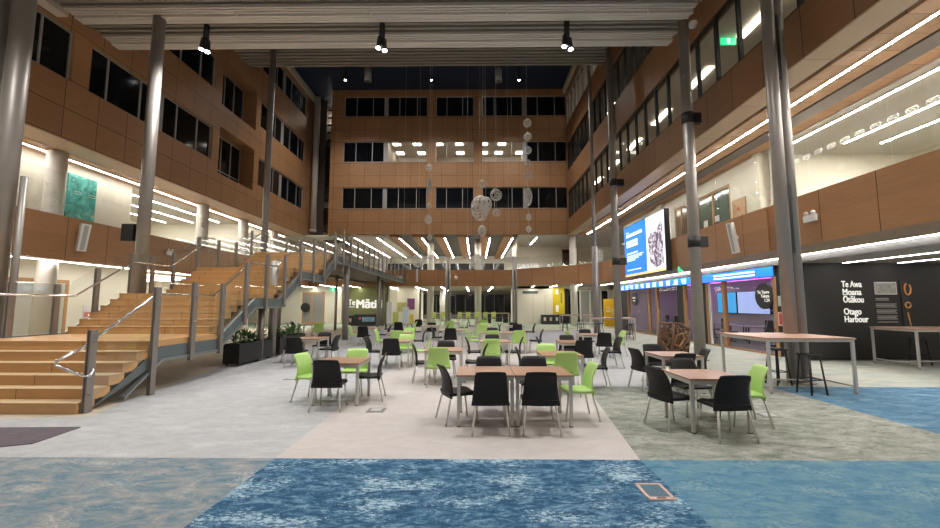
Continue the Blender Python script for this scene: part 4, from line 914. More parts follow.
MB().tube([(-10.0, 8.5, 1.94), (-11.2, 8.5, 1.94)], .024, 8).build('handrail', chrome, st)
# light grip strips on the two lowest treads
MB().box(-9.5, -7.0, 6.76, 6.80, .17, .176).build('grip_strip', grey_plastic, st)
# legs carrying the stair
for (x, y) in ((-6.7, 13.2), (-9.6, 13.2), (-9.6, 20.6), (-9.6, 29), (-6.7, 29)):
    MB().cyl((x, y, 0), (x, y, nose(y) - .2), .09, 12).build('support', steel_post, st)
# ---- box on the stair column
tag(MB().box(-11.25, -10.86, 13.05, 13.3, 3.75, 4.3, .01).build('black_junction_box', blackp), 'black box fixed to the steel column above the stair', 'box')

# ================================================================= PLANTERS
leafs = [M('leaf_dark', (0.05, 0.13, 0.035), .5), M('leaf_mid', (0.11, 0.24, 0.06), .5)]
pebble = M('planter_soil', (0.05, 0.035, 0.025), .9)
pl_black = M('planter_black', (0.012, 0.012, 0.013), .45)
def planter(lab, x0, x1, y0, y1, npl, seed):
    t = thing('planter_box', lab, 'planter', ((x0 + x1) / 2, (y0 + y1) / 2, 0)); rn = random.Random(seed)
    g = MB(); z0, z1 = .07, .63
    g.box(x0, x1, y0, y0 + .03, z0, z1).box(x0, x1, y1 - .03, y1, z0, z1).box(x0, x0 + .03, y0 + .03, y1 - .03, z0, z1).box(x1 - .03, x1, y0 + .03, y1 - .03, z0, z1).box(x0 + .03, x1 - .03, y0 + .03, y1 - .03, z0, z0 + .03)
    g.build('trough', pl_black, t); MB().box(x0 + .03, x1 - .03, y0 + .03, y1 - .03, z0 + .03, z1 - .06).build('soil', pebble, t)
    for x in (x0 + .07, x1 - .07):
        for y in (y0 + .1, y1 - .1): MB().cyl((x - .015, y, .035), (x + .015, y, .035), .035, 12).build('castor', blackp, t)
    for k in range(npl):
        cx = (x0 + x1) / 2 + rn.uniform(-.08, .08); cy = y0 + .15 + (y1 - y0 - .3) * k / (npl - 1) + rn.uniform(-.05, .05)
        h = rn.uniform(.15, .36); base = z1 - .08
        stt = MB().tube([(cx, cy, base), (cx + .01, cy, base + h * .6), (cx + rn.uniform(-.03, .03), cy, base + h)], .009, 5).build('plant_stem', leafs[0], t)
        g = MB()
        for j in range(24):
            a = rn.uniform(0, 2 * PI); L = rn.uniform(.26, .46); w_ = rn.uniform(.018, .03); el = rn.uniform(.05, 1.15); zb = base + h * rn.uniform(.3, 1.0)
            d = Vector((math.cos(a), math.sin(a), 0)); s_ = Vector((-math.sin(a), math.cos(a), 0)); rows_ = []
            for i in range(6):
                q = i / 5; p = Vector((cx, cy, zb)) + d * (L * q * math.cos(el)) + Vector((0, 0, L * q * math.sin(el) - .22 * L * q * q * 1.6)); ww = w_ * math.sin(PI * min(.98, .12 + .86 * q)) + .001
                rows_.append([p - s_ * ww, p + Vector((0, 0, -.006)), p + s_ * ww])
            g.sheet(rows_)
        o = g.build('plant_leaves', leafs[k % 2], t)
planter('black wheeled planter trough with leafy plants, nearer of two by the stair', -7.08, -6.62, 11.9, 13.86, 9, 1)
planter('black wheeled planter trough with leafy plants, farther of two by the stair', -7.12, -6.66, 14.45, 16.6, 8, 2)

# ================================================================= CHAIRS AND TABLES
def make_chair(mat, nm):
    """local: sitter faces +Y; origin on the floor under the seat"""
    t = thing('cafe_chair', nm, 'chair', (0, 0, 0), 'moulded cafe chairs')
    # seat
    rows_ = []
    for i in range(9):
        q = i / 8; y = -.19 + .42 * q; wd = .222 + .014 * math.sin(PI * q)
        z0 = .445 - .02 * math.sin(PI * min(1, q * 1.1)) + .012 * q - (.03 * max(0, q - .86) / .14)
        rows_.append([Vector((wd * s_, y - (.02 * (abs(s_) > .9)), z0 + .016 * abs(s_) ** 3 - (.012 if abs(s_) > .95 else 0))) for s_ in (-1, -.8, -.45, 0, .45, .8, 1)])
    MB().sheet(rows_, .016).build('seat', mat, t)
    # side aprons of the seat shell
    g = MB().box(-.235, .235, -.215, -.17, .40, .45, .012).box(-.24, -.22, -.19, .20, .405, .44, .006).box(.22, .24, -.19, .20, .405, .44, .006)
    g.build('seat_frame', mat, t)
    # backrest with curved lumbar, wider at the bottom
    rows_ = []
    for i in range(10):
        q = i / 9; z = .375 + .462 * q
        y0 = -.205 - .035 * q - .055 * q * q + .022 * math.sin(PI * q)
        wd = .258 - .048 * q - .010 * math.sin(PI * q)
        if i == 9: wd -= .012
        rows_.append([Vector((wd * s_, y0 + .038 * (abs(s_) ** 2) * (.35 + .65 * math.sin(PI * (.15 + .75 * q))), z - (.012 * abs(s_) ** 4 if i >= 8 else 0))) for s_ in (-1, -.85, -.5, 0, .5, .85, 1)])
    b = MB(); b.sheet(rows_, .014)
    b.build('backrest', mat, t)
    MB().box(-.13, .13, -.214, -.208, .425, .455).build('handle_slot', M('slot_' + nm[:5], tuple(c * .5 for c in mat.node_tree.nodes['Principled BSDF'].inputs['Base Color'].default_value[:3]), .6), t)
    for sx in (-1, 1):
        MB().cyl((sx * .195, -.18, .42), (sx * .25, -.275, .0), .0155, 8, .013).build('leg', leg_metal, t)
        MB().cyl((sx * .19, .17, .42), (sx * .235, .235, .0), .0155, 8, .013).build('leg', leg_metal, t)
    return t
def make_table():
    t = thing('cafe_table', '', 'table', (0, 0, 0), 'square cafe tables')
    W, D = .415, .44
    MB().box(-W, W, -D, D, .700, .722, .004).build('tabletop', table_top_m, t)
    MB().box(-W + .012, W - .012, -D + .012, -D + .04, .645, .70).box(-W + .012, W - .012, D - .04, D - .012, .645, .70).box(-W + .012, -W + .04, -D + .04, D - .04, .645, .70).box(W - .04, W - .012, -D + .04, D - .04, .645, .70).build('frame', frame_metal, t)
    for sx in (-1, 1):
        for sy_ in (-1, 1):
            x = sx * (W - .035); y = sy_ * (D - .035)
            l = MB().box(x - .022, x + .022, y - .022, y + .022, .012, .70).build('leg', frame_metal, t)
            MB().box(x - .024, x + .024, y - .024, y + .024, 0, .012).build('foot', blackp, l)
    return t
CH = {'b': make_chair(black_shell, 'black'), 'g': make_chair(green_shell, 'green')}
TB = make_table(); USED = {}
CN = {'b': 'black', 'g': 'lime green'}
def place(proto, key, loc, rz, lab, group=None):
    if key not in USED:
        USED[key] = 1; proto.location = loc; proto.rotation_euler = (0, 0, rz); proto['label'] = lab; return proto
    return dup(proto, loc, rz, lab)
SIDE = {'F': (0, -.60, 0), 'B': (0, .60, PI), 'L': (-.56, 0, -PI / 2), 'R': (.56, 0, PI / 2)}
SN = {'F': 'near side', 'B': 'far side', 'L': 'left side', 'R': 'right side'}
rnd = random.Random(21)
# (x, y, table phrase, [(side, colour, dx, dy, dyaw deg)])
TABLES = [
 (.145, 6.57, 'left half of the double table nearest the camera', [('F', 'b', .06, .02, 1), ('B', 'b', .10, 0, 2), ('L', 'b', .16, -.08, 22)]),
 (.985, 6.57, 'right half of the double table nearest the camera', [('F', 'b', -.10, .02, -1), ('B', 'b', .02, .02, -3), ('R', 'g', .02, .10, 3)]),
 (-2.41, 7.78, 'near left table by the grey socket box', [('F', 'b', -.02, 0, 2), ('L', 'g', .02, .02, -14), ('B', 'g', .02, .03, 0), ('R', 'b', -.10, .12, 6)]),
 (-5.03, 13.0, 'left table standing beside the planters', [('F', 'b', .02, -.45, 0), ('L', 'b', .06, -.1, 6), ('B', 'b', .10, .04, 0), ('R', 'b', .12, -.35, -4)]),
 (-.70, 9.72, 'second table row, just left of centre', [('F', 'g', -.08, .12, 2), ('L', 'b', .12, 0, 8), ('B', 'b', -.02, .02, 0), ('R', 'b', .14, .1, 0)]),
 (.55, 12.0, 'centre table behind the double table', [('F', 'g', -.12, .08, 0), ('L', 'b', .02, -.05, 6), ('B', 'b', -.02, .02, 3), ('R', 'b', -.05, -.05, -6)]),
 (.63, 15.75, 'left half of the middle double table', [('F', 'g', .0, -.02, 0), ('L', 'g', -.1, -.1, 8), ('B', 'b', .05, .05, 0)]),
 (1.48, 15.75, 'right half of the middle double table', [('F', 'g', .07, .05, 0), ('R', 'b', .18, -.1, -3)]),
 (-2.21, 12.1, 'third row table left of centre', [('F', 'b', -.04, .1, 0), ('L', 'b', -.05, -.1, -5), ('B', 'g', .1, .05, 0), ('R', 'g', .12, .05, 0)]),
 (-2.77, 15.65, 'table ringed by green chairs left of centre', [('F', 'g', .03, .05, 0), ('L', 'g', -.08, 0, 0), ('B', 'g', .2, .05, 0), ('R', 'b', .12, -.1, 5)]),
 (-4.65, 18.6, 'far left table in front of the olive wall', [('F', 'b', -.05, -.05, 0), ('L', 'g', -.06, .0, 0), ('R', 'b', .1, .1, 0)]),
 (-2.2, 20.7, 'distant table before the white banner stand', [('L', 'b', -.1, 0, 10), ('R', 'b', .1, -.1, 0), ('B', 'b', 0, 0, 0)]),
 (-.9, 17.2, 'table left of centre in the fourth row', [('F', 'b', -.05, .02, 0), ('L', 'b', -.04, -.05, -6), ('R', 'g', .2, .3, 0)]),
 (1.75, 8.93, 'table right behind the nearest double table', [('F', 'g', -.02, .03, 0), ('L', 'b', -.05, .12, -8), ('B', 'g', -.12, .05, 0), ('R', 'b', .22, .12, -6)]),
 (2.72, 11.8, 'third row table right of centre', [('F', 'b', .06, -.08, -2), ('L', 'b', -.16, .1, -12), ('B', 'b', .0, .02, 0), ('R', 'b', .50, .15, 5)]),
 (4.0, 14.7, 'table before the far tall tables', [('F', 'b', .22, -.05, -8), ('L', 'g', .0, .05, 10), ('B', 'b', .02, .05, 0), ('R', 'g', .28, -.05, 5)]),
 (3.33, 6.30, 'nearest right hand table on mossy carpet', [('F', 'b', -.05, .05, 4), ('L', 'b', .04, -.08, 16), ('B', 'b', .16, .06, 4), ('R', 'g', .05, .10, -8)]),
 (4.08, 8.85, 'right hand table beside the woven sculpture', [('F', 'b', -.22, -.05, 6), ('L', 'b', .02, .05, 12), ('B', 'b', -.05, .05, 0), ('R', 'b', -.18, -.02, -8)]),
 (-8.9, 22.5, 'table under the stair at the far left', [('R', 'g', .05, -.1, 0), ('F', 'g', .85, -.45, 40), ('L', 'b', -.05, 0, 0)]),
 (-4.1, 22.9, 'distant table before the green wall bins', [('F', 'b', .1, .02, 0), ('L', 'b', 0, .1, 0), ('R', 'g', .1, 0, 0)]),
 (.35, 20.3, 'distant centre table before the white column', [('F', 'g', -.05, 0, 0), ('L', 'g', -.1, 0, 0), ('R', 'b', .05, 0, 0), ('B', 'g', .1, .1, 0)]),
 (1.95, 20.6, 'distant table right of centre near the slim tubes', [('F', 'b', .02, 0, 0), ('L', 'b', 0, .05, 0), ('R', 'b', .15, .1, 0), ('B', 'b', 0, 0, 0)]),
 (-1.3, 24.6, 'far table before the left white column', [('F', 'g', -.1, 0, 0), ('R', 'b', .1, 0, 0)]),
 (-3.5, 27.0, 'farthest table in line with the white banner stand', [('F', 'b', 0, 0, 0), ('R', 'g', .1, 0, 0)]),
 (.4, 26.5, 'farthest table in line with the middle tubes', [('F', 'g', .1, 0, 0), ('L', 'b', 0, 0, 0), ('R', 'g', 0, 0, 0)]),
]
for (tx, ty, ph, chs) in TABLES:
    place(TB, 't', (tx, ty, 0), 0, 'brown topped metal cafe table, ' + ph)
    for (s_, c, dx, dy, dyaw) in chs:
        ox, oy, rz = SIDE[s_]
        place(CH[c], c, (tx + ox + dx, ty + oy + dy, 0), rz + math.radians(dyaw), '%s chair, %s of the %s' % (CN[c], SN[s_], ph))
FIX = {}
# tall tables
def tall_table(lab, x0, x1, y0, y1, skew=0.0, castor=True):
    t = thing('tall_table', lab, 'table', ((x0 + x1) / 2, (y0 + y1) / 2, 0), 'tall standing tables')
    MB().box(x0, x1, y0, y1, 1.05, 1.08, .003).build('tabletop', M('tall_top', (0.50, 0.30, 0.21), .35) if 'tall_top' not in bpy.data.materials else bpy.data.materials['tall_top'], t)
    g = MB()
    for (a, b, c, d) in ((x0 + .02, x1 - .02, y0 + .02, y0 + .06), (x0 + .02, x1 - .02, y1 - .06, y1 - .02), (x0 + .02, x0 + .06, y0 + .06, y1 - .06), (x1 - .06, x1 - .02, y0 + .06, y1 - .06)): g.box(a, b, c, d, 1.0, 1.05)
    g.build('frame', frame_metal, t)
    for x in (x0 + .045, x1 - .045):
        for y in (y0 + .045, y1 - .045):
            l = MB().box(x - .025, x + .025, y - .025, y + .025, .07, 1.0).build('leg', frame_metal, t)
            MB().cyl((x - .015, y, .035), (x + .015, y, .035), .035, 12).cyl((x, y, .05), (x, y, .08), .012, 8).build('castor', grey_plastic, l)
    for x in (x0 + .045, x1 - .045): MB().box(x - .015, x + .015, y0 + .07, y1 - .07, .13, .16).build('foot_rail', frame_metal, t)
    MB().box(x0 + .045, x1 - .045, (y0 + y1) / 2 - .015, (y0 + y1) / 2 + .015, .13, .16).build('foot_rail', frame_metal, t)
    return t
tall_table('long tall wheeled table beside the pair of steel tubes', 5.70, 7.43, 8.38, 10.0)
tall_table('tall wheeled table in front of the black harbour wall', 11.8, 13.9, 11.5, 12.85)
tall_table('tall table at the far right near the blue screen', 5.75, 8.1, 21.4, 22.3)
tall_table('farthest tall table before the yellow banner', 5.75, 8.4, 28.1, 29.0)
def make_stool():
    t = thing('bar_stool', '', 'stool', (0, 0, 0), 'black bar stools')
    MB().box(-.15, .15, -.15, .15, .735, .765, .012).build('seat', blackp, t)
    for sx in (-1, 1):
        for s2 in (-1, 1): MB().cyl((sx * .11, s2 * .11, .74), (sx * .165, s2 * .165, 0), .016, 8).build('leg', blackp, t)
    g = MB(); r = .145
    for a, b in (((-r, -r), (r, -r)), ((r, -r), (r, r)), ((r, r), (-r, r)), ((-r, r), (-r, -r))): g.cyl((a[0], a[1], .28), (b[0], b[1], .28), .009, 6)
    g.build('foot_ring', blackp, t); return t
ST = make_stool()
for (x, y, a, lab) in ((6.62, 9.45, .1, 'black bar stool tucked under the long tall table, left one'), (6.55, 8.45, .1, 'black bar stool at the near edge of the long tall table'), (12.85, 12.5, .1, 'black bar stool under the tall table at the black wall, left one'), (13.15, 11.4, .2, 'black bar stool in front of the tall table at the black wall'),
                       (7.6, 21.1, 0, 'black bar stool at the right end of the far tall table'), (8.0, 21.9, 0, 'black bar stool right of the far tall table end'), (5.9, 27.9, 0, 'black bar stool at the left of the farthest tall table'), (6.9, 27.8, .3, 'black bar stool at the middle of the farthest tall table'), (6.6, 22.6, .3, 'black bar stool behind the far tall table')):
    place(ST, 's', (x, y, 0), a, lab)
# far yellow-green high tables and chairs
lime = M('lime_yellow', (0.55, 0.68, 0.16), .5)
for k in range(8):
    x = -3.6 + .75 * k; y = 36.8 + .5 * (k % 2)
    if abs(x + 2.25) < .3: continue
    t = thing('lime_chair', '%s pale lime chair in the far room, counted from the left' % ORDN[k], 'chair', (x, y, 0), 'pale lime chairs in the far room')
    MB().box(x - .2, x + .2, y - .2, y + .2, .62, .66, .01).build('seat', lime, t); MB().box(x - .2, x + .2, y + .17, y + .21, .7, 1.1, .01).build('backrest', lime, t)
    for sx in (-1, 1):
        for s2 in (-1, 1): MB().cyl((x + sx * .18, y + s2 * .18, 0), (x + sx * .16, y + s2 * .16, .62), .014, 6).build('leg', leg_metal, t)
for k, (x, y) in enumerate(((-3.0, 35.6), (-.4, 35.6), (1.9, 36.0))):
    t = thing('high_bench_table', '%s pale high table at the far room, from the left' % ORDN[k], 'table', (x, y, 0), 'pale high tables in the far room')
    MB().box(x - 1.0, x + 1.0, y - .3, y + .3, 1.0, 1.05).build('tabletop', M('pale_top', (0.6, .48, .34), .5) if k == 0 else bpy.data.materials['pale_top'], t)
    for sx in (-1, 1):
        for s2 in (-1, 1): MB().box(x + sx * .95 - .02, x + sx * .95 + .02, y + s2 * .26 - .02, y + s2 * .26 + .02, 0, 1.0).build('leg', frame_metal, t)
rnd = random.Random(8)
for k in range(6):
    x = 2.0 + rnd.uniform(-1.4, 1.2); y = 40.5 + k * 1.1
    t = thing('dark_armchair', '%s dark armchair beyond the far tubes, counted from the front' % ORDN[k], 'chair', (x, y, 0), 'dark armchairs in the far room')
    MB().box(x - .35, x + .35, y - .3, y + .3, 0, .45, .04).build('seat', blackp, t); MB().box(x - .35, x + .35, y + .2, y + .35, .4, .9, .04).build('backrest', blackp, t)

# ================================================================= WOVEN TIMBER SCULPTURE
sc_m = M('carved_timber', (0.11, 0.05, 0.02), .45, var=.4, scale=6); sc_l = M('carved_timber_edge', (0.34, 0.18, 0.07), .5)
t = thing('woven_timber_sculpture', 'dark woven timber lattice sculpture standing behind the right hand tables', 'sculpture', (5.85, 12.4, 0)); rnd = random.Random(4)
MB().box(5.49, 5.99, 12.15, 12.65, 0, .10).build('plinth', blackp, t)
g = MB(); P0 = (5.47, 12.15); W_, H_ = .78, 1.12
for face in range(4):
    def P(u, v, face=face):
        x = (u - .5) * .56; zz = .10 + v * 1.08; tw = .10 * (v - .5)
        if face == 0: q = (x, -.27)
        elif face == 1: q = (x, .27)
        elif face == 2: q = (-.28, x * .92)
        else: q = (.28, x * .92)
        zz += (-.16 if q[0] > 0 else .02) * v
        c_, s_ = math.cos(.35), math.sin(.35)
        return Vector((5.74 + q[0] * c_ - q[1] * s_ + tw, 12.4 + q[0] * s_ + q[1] * c_, zz))
    for k in range(30):
        a = rnd.choice([rnd.uniform(.8, 2.4), rnd.uniform(-2.2, -.8)]); c0 = rnd.uniform(.0, 1.0); v0 = rnd.uniform(-.2, .6); L = rnd.uniform(.4, .9); pts = []
        for i in range(7):
            q = i / 6; u = c0 + (q - .3) * a * .8 + .10 * math.sin(3 * q + k); v = v0 + q * L
            if 0 <= u <= 1 and 0 <= v <= 1: pts.append(P(u, v))
        if len(pts) > 2: g.tube(pts, rnd.uniform(.02, .034), 5)
    g.tube([P(0, 0), P(0, .5), P(0, 1)], .035, 6); g.tube([P(1, 0), P(1, .5), P(1, 1)], .035, 6); g.tube([P(0, 1), P(.5, .98), P(1, 1)], .035, 6); g.tube([P(0, .02), P(1, .02)], .035, 6)
g.build('lattice', sc_m, t)
g = MB()
g.tube([(5.61, 12.06, .62), (5.69, 12.05, .86), (5.87, 12.10, .92), (5.93, 12.14, .76), (5.77, 12.08, .56), (5.61, 12.06, .62)], .028, 6)
g.build('inlay_ring', sc_l, t)
MB().box(5.55, 5.93, 12.22, 12.58, .10, 1.0).build('core', M('sculpture_core', (0.05, 0.022, 0.01), .8), t)

# ================================================================= HANGING WIRE SPHERES
wire_m = M('sphere_wire', (0.85, 0.82, 0.76), .45, .2); rnd = random.Random(2)
def wire_sphere(lab, px, py, rx, ry, Y=26.0, dense=2, cord=.1):
    X, Z = atY(px, py, Y); sc_ = Y / 420 * 1.0
    t = thing('hanging_wire_sphere', lab, 'sculpture', (X, Y, Z), 'hanging lace spheres')
    bm = bmesh.new(); bmesh.ops.create_icosphere(bm, subdivisions=dense, radius=1.0)
    R1, R2 = rx * sc_, ry * sc_; rot = Matrix.Rotation(rnd.uniform(0, 3), 3, 'Z')
    g = MB(); th = max(.009, R2 * .04)
    for e_ in bm.edges:
        if rnd.random() < .12: continue
        a = rot @ e_.verts[0].co; b = rot @ e_.verts[1].co
        g.cyl((X + a.x * R1, Y + a.y * R1, Z + a.z * R2), (X + b.x * R1, Y + b.y * R1, Z + b.z * R2), th, 4, caps=False)
    bm.free(); g.build('wire_cage', wire_m, t)
    MB().cyl((X, Y, Z + R2), (X, Y, Z + R2 + cord if cord < 1 else 20.5), .004, 4).build('cord', wire_m, t)
    return X, Z
rc = [(527.3, 123, 4.4, 4.7), (527.6, 136.8, 4.4, 4.4), (527.9, 150.3, 4.2, 4.2), (527.8, 163, 3.7, 3.7), (528, 175.8, 4.3, 4.2), (528.2, 196.8, 4.3, 10), (528.5, 217.2, 2.9, 3.9), (528.6, 229.2, 3, 3.6), (528.6, 245, 1.4, 4)]
for i, a in enumerate(rc): wire_sphere('%s sphere from the top in the right hand hanging string' % ORDN[i], a[0], a[1], a[2] * .93, a[3] * .93)
mc = [(482.5, 184, 4.2, 4.2), (496, 195, 6, 6.2), (486, 204.5, 6, 8), (480, 208, 9, 13), (485.2, 209.7, 3.3, 3.4), (496.6, 212.8, 4.2, 4.0), (482, 231, 4.2, 6), (477.5, 262, 7.5, 7.5), (508.8, 259.3, 3.4, 3.6), (467.6, 256, 2.6, 2.6)]
ml = ['top small sphere of the middle hanging cluster', 'dense sphere at the right of the middle hanging cluster', 'tall oval sphere inside the middle hanging cluster', 'largest faint oval in the middle hanging cluster', 'small bright sphere at the centre of the middle cluster', 'small sphere low right of the middle hanging cluster', 'lone oval sphere below the middle hanging cluster', 'large sphere hanging low before the far parapet, right of centre', 'small sphere right of the large low sphere', 'small sphere left of the large low sphere']
for q, (a, l) in enumerate(zip(mc, ml)): wire_sphere(l, *a, Y=(26.5, 25.6, 27.6, 29.6, 24.8, 25.8, 26.5, 26.5, 26.5, 26.5)[q], cord=(.1, 9, 9, 9, 9, 9, .1, .1, 9, 9)[q])
lc = [(429, 167.7, 3.7, 3.7), (429.6, 186, 2.2, 8.5), (429.2, 206, 2.8, 2.8), (428.3, 219.5, 3.7, 5), (429.6, 237.6, 2.4, 2.8), (418.3, 260.5, 6.6, 6.6), (430.6, 257.3, 2.8, 2.8), (403.5, 258.5, 2.8, 2.8)]
ll = ['top sphere of the left hanging string', 'narrow oval second in the left hanging string', 'small bright sphere third in the left hanging string', 'faint oval fourth in the left hanging string', 'tiny sphere fifth in the left hanging string', 'large sphere hanging low before the far parapet, left of centre', 'small sphere right of the left large low sphere', 'small sphere left of the left large low sphere']
for q, (a, l) in enumerate(zip(lc, ll)): wire_sphere(l, *a, Y=25.5, cord=.1 if q < 5 else 9)
for k, (px, Y) in enumerate(((527.9, 26), (483, 26.5), (429.3, 25.5))):
    X, _ = atY(px, 200, Y); tag(MB().cyl((X, Y, 5.6), (X, Y, 20.5), .006, 4).build('suspension_wire', wire_m), 'thin wire carrying the %s string of hanging spheres' % ('right', 'middle', 'left')[k], 'wire')

# ================================================================= PENDANT SPOTLIGHTS AND CEILING FITTINGS
def spot(x, y, z, power, lab, top, tilt=(0, 0), size=2.3, lamp=True, blend=.9, heads=2, group='black tube spotlights'):
    t = thing('tube_spotlight', lab, 'spotlight', (x, y, z), group)
    MB().cyl((x, y, z + .55), (x, y, top), .095 if heads == 2 else .05, 14).build('mounting_tube', blackp, t)
    for h in range(heads):
        dx = (-.065 + .13 * h) if heads == 2 else 0; dz = -.10 * h
        d = Vector((-.10 + .2 * h if heads == 2 else .0, -.12, -1)).normalized(); a = Vector((x + dx, y, z + .55 + dz)); b = a + d * .42
        hd = MB().cyl(a, b, .085, 14).build('lamp_head', blackp, t)
        MB().cyl(b, b + d * .02, .075, 14).build('lens', lamp_glow, hd)
    if lamp:
        ld = bpy.data.lights.new('spot_lamp', 'SPOT'); ld.energy = power; ld.spot_size = size; ld.spot_blend = blend; ld.shadow_soft_size = .22; ld.color = (1.0, 0.965, 0.93)
        lo = bpy.data.objects.new('spot_lamp', ld); col.objects.link(lo); lo.parent = t; lo.location = (0, -.10, -.12); lo.rotation_euler = (tilt[0], tilt[1], 0)
    return t
for k, x in enumerate((-9.3, -3.19, 3.16)):
    spot(x, 13.6, 10.35, P_SPOT, '%s double tube spotlight from the left under the near louvres' % ORDN[k], 11.45)
for k, x in enumerate((-9.3, -3.19, 3.16)):  # extra unseen row, added to light the foreground floor
    spot(x, 6.4, 10.1, P_SPOT_REAR, '%s double tube spotlight from the left above the foreground, added out of frame for light' % ORDN[k], 11.45)
for k, px in enumerate((345.5, 431.5, 519)):
    X, Z = atY(px, 82, 30.5)
    spot(X, 30.5, Z, P_SPOT_FAR, '%s small spotlight from the left on the dark blue roof' % ORDN[k], 20.5, heads=1)
for k, px in enumerate((368, 498.5)):
    X, Z = atY(px, 75, 30.5)
    t = thing('ceiling_drum_speaker', 'pale drum speaker on the dark blue roof, %s one' % ('left', 'right')[k], 'speaker', (X, 30.5, Z - .4), 'drum speakers on the roof')
    MB().cyl((X, 30.5, Z - .5), (X, 30.5, Z + .45), .26, 20).build('drum', grey_plastic, t); MB().cyl((X, 30.5, Z - .52), (X, 30.5, Z - .5), .2, 20).build('grille', M('drum_grille', (0.12, .11, .10), .7) if k == 0 else bpy.data.materials['drum_grille'], t); MB().cyl((X, 30.5, Z + .45), (X, 30.5, 20.5), .03, 6).build('rod', grey_plastic, t)
for k, px in enumerate((389.5, 476)):
    X, Z = atY(px, 69, 29.5)
    tag(MB().box(X - .5, X + .5, 29.3, 29.8, 20.25, 20.5).build('flat_roof_light', M('flat_fitting', (0.5, .48, .42), .5) if k == 0 else bpy.data.materials['flat_fitting']), 'flat pale fitting on the dark blue roof, %s one' % ('left', 'right')[k], 'light fitting')
# sprinkler-like drops on the near louvres
for k, px in enumerate((117, 237, 371, 507, 648)):
    X, Z = atY(px, 9, 12.9)
    tag(MB().cyl((X, 12.9, 11.15), (X, 12.9, 11.45), .03, 8).build('sprinkler_head', white_plastic), 'small sprinkler head under the near louvres, %s from the left' % ORDN[k], 'sprinkler', 'sprinkler heads')
# column speakers, emergency lights, exit signs, camera
def slim_speaker(lab, pos, size, rot, axis):
    t = thing('slim_column_speaker', lab, 'speaker', pos, 'white column speakers')
    from mathutils import Euler
    g = MB(); g.obox(pos, size, rot); g.build('cabinet', white_plastic, t)
    n = Vector((1, 0, 0)) if axis == 'x+' else Vector((-1, 0, 0)) if axis == 'x-' else Vector((0, -1, 0))
    g = MB(); d = Euler(rot).to_matrix() @ n
    c = Vector(pos) + d * (size[0] / 2 if axis != 'y-' else size[1] / 2)
    g.obox(c, (.01 if axis != 'y-' else size[0] * .5, size[1] * .5 if axis != 'y-' else .01, size[2] * .92), rot); g.build('grille', grey_plastic, t)
    g = MB(); g.obox(Vector(pos) - d * .14, (.12, .12, .12), (0, 0, 0)); g.build('wall_bracket', white_plastic, t)
y, z = atX(83, 237.5, -15.0); slim_speaker('white slim column speaker on the left gallery parapet', (-15.0, y, z), (.16, .30, 1.05), (0, .22, -.35), 'x+')
y, z = atX(733, 238, 9.6); slim_speaker('white slim column speaker on the right gallery parapet', (9.6, y, z), (.16, .22, 1.15), (0, -.2, .3), 'x-')
X, Z = atY(417, 275.5, 37.85); slim_speaker('white slim column speaker on the far parapet, left one', (X, 37.85, Z), (.16, .14, 1.15), (0, 0, 0), 'y-')
X, Z = atY(552.5, 275.5, 36.4); slim_speaker('white slim column speaker on the curved far parapet, right one', (X - .1, 36.3, Z), (.18, .14, 1.2), (.15, 0, .5), 'y-')
def twin(lab, p, n):
    t = thing('emergency_light', lab, 'emergency light', p, 'twin head emergency lights')
    x, y, z = p
    if n == 'x': MB().box(x - .08, x, y - .22, y + .22, z - .11, z + .09, .01).build('body', white_plastic, t); hs = [(x - .05, y - .13, z + .15), (x - .05, y + .13, z + .15)]
    elif n == 'X': MB().box(x, x + .08, y - .22, y + .22, z - .11, z + .09, .01).build('body', white_plastic, t); hs = [(x + .05, y - .13, z + .15), (x + .05, y + .13, z + .15)]
    else: MB().box(x - .30, x + .30, y - .08, y, z - .13, z + .13, .01).build('body', white_plastic, t); hs = [(x - .2, y - .05, z + .2), (x + .2, y - .05, z + .2)]
    for h in hs: MB().sph(h, .06).cyl((h[0], h[1], h[2] - .08), h, .02, 6).build('lamp', white_plastic, t)
y, z = atX(811.5, 218, 9.79); twin('white twin head emergency light on the right parapet near the steel tubes', (9.79, y, z), 'x')
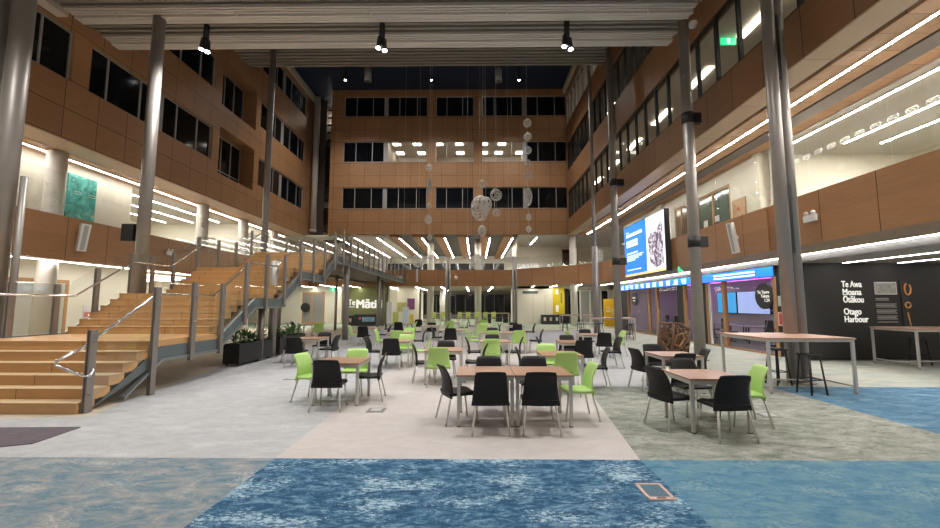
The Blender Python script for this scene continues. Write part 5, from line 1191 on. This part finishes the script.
y, z = atX(169, 253, -15.19); twin('white twin head emergency light on the left gallery parapet', (-15.19, y, z), 'X')
X, Z = atY(399.5, 278, 37.99); twin('twin head emergency light on the far parapet, left one', (X, 37.99, Z), 'y')
X, Z = atY(537.5, 277, 37.1); twin('twin head emergency light on the far parapet, right one', (X, 36.75, Z), 'y')
X, Z = atY(456, 278, 37.95); tag(MB().sph((X, 37.9, Z), .16).build('dome_camera', white_plastic), 'white dome camera on the far parapet between the slim tubes', 'camera')
y, z = atX(692.5, 24.5, 7.7); tag(MB().sph((7.72, y, z), .16, (1, 1, .9)).build('dome_camera', white_plastic), 'white dome camera high on the right facade near the louvres', 'camera')
def exit_sign(lab, x, y, z, wd=.42, axis='y'):
    t = thing('exit_sign', lab, 'sign', (x, y, z), 'green exit signs')
    if axis == 'y':
        MB().box(x - wd / 2, x + wd / 2, y - .03, y + .03, z - .13, z + .13).build('sign_body', green_sign, t)
        g = MB(); yy = y - .035
        g.box(x - .05, x + .05, yy - .003, yy + .003, z - .10, z + .10).build('door_symbol', exit_white, t)
        g = MB(); g.sph((x - .0, yy - .005, z + .06), .018).obox((x - .005, yy - .006, z + .01), (.02, .004, .08), (0, .3, 0)).obox((x + .02, yy - .006, z - .05), (.016, .004, .07), (0, -.6, 0)).obox((x - .02, yy - .006, z - .05), (.016, .004, .07), (0, .5, 0)); g.build('running_figure', green_sign, t)
    MB().cyl((x, y, z + .13), (x, y, z + .28), .012, 6).build('hanger', grey_plastic, t)
    return t
X, Z = atY(728, 41.5, 14.6); exit_sign('green exit sign inside the lower right hand office windows', X, 14.6, Z, .55)
X, Z = atY(708, 164, 17.6); exit_sign('green exit sign hanging under the right timber soffit', X, 17.6, Z, .42)
X, Z = atY(688, 270, 20.5); exit_sign('green sign shape for a reflection above the blue screen strip', 9.95, 20.2, 3.42, .4)  # stands in for a green reflection; no sign hangs here
X, Z = atY(333, 288.5, 37.84); exit_sign('green exit sign above the far left corridor', X, 37.86, 3.1, .5)
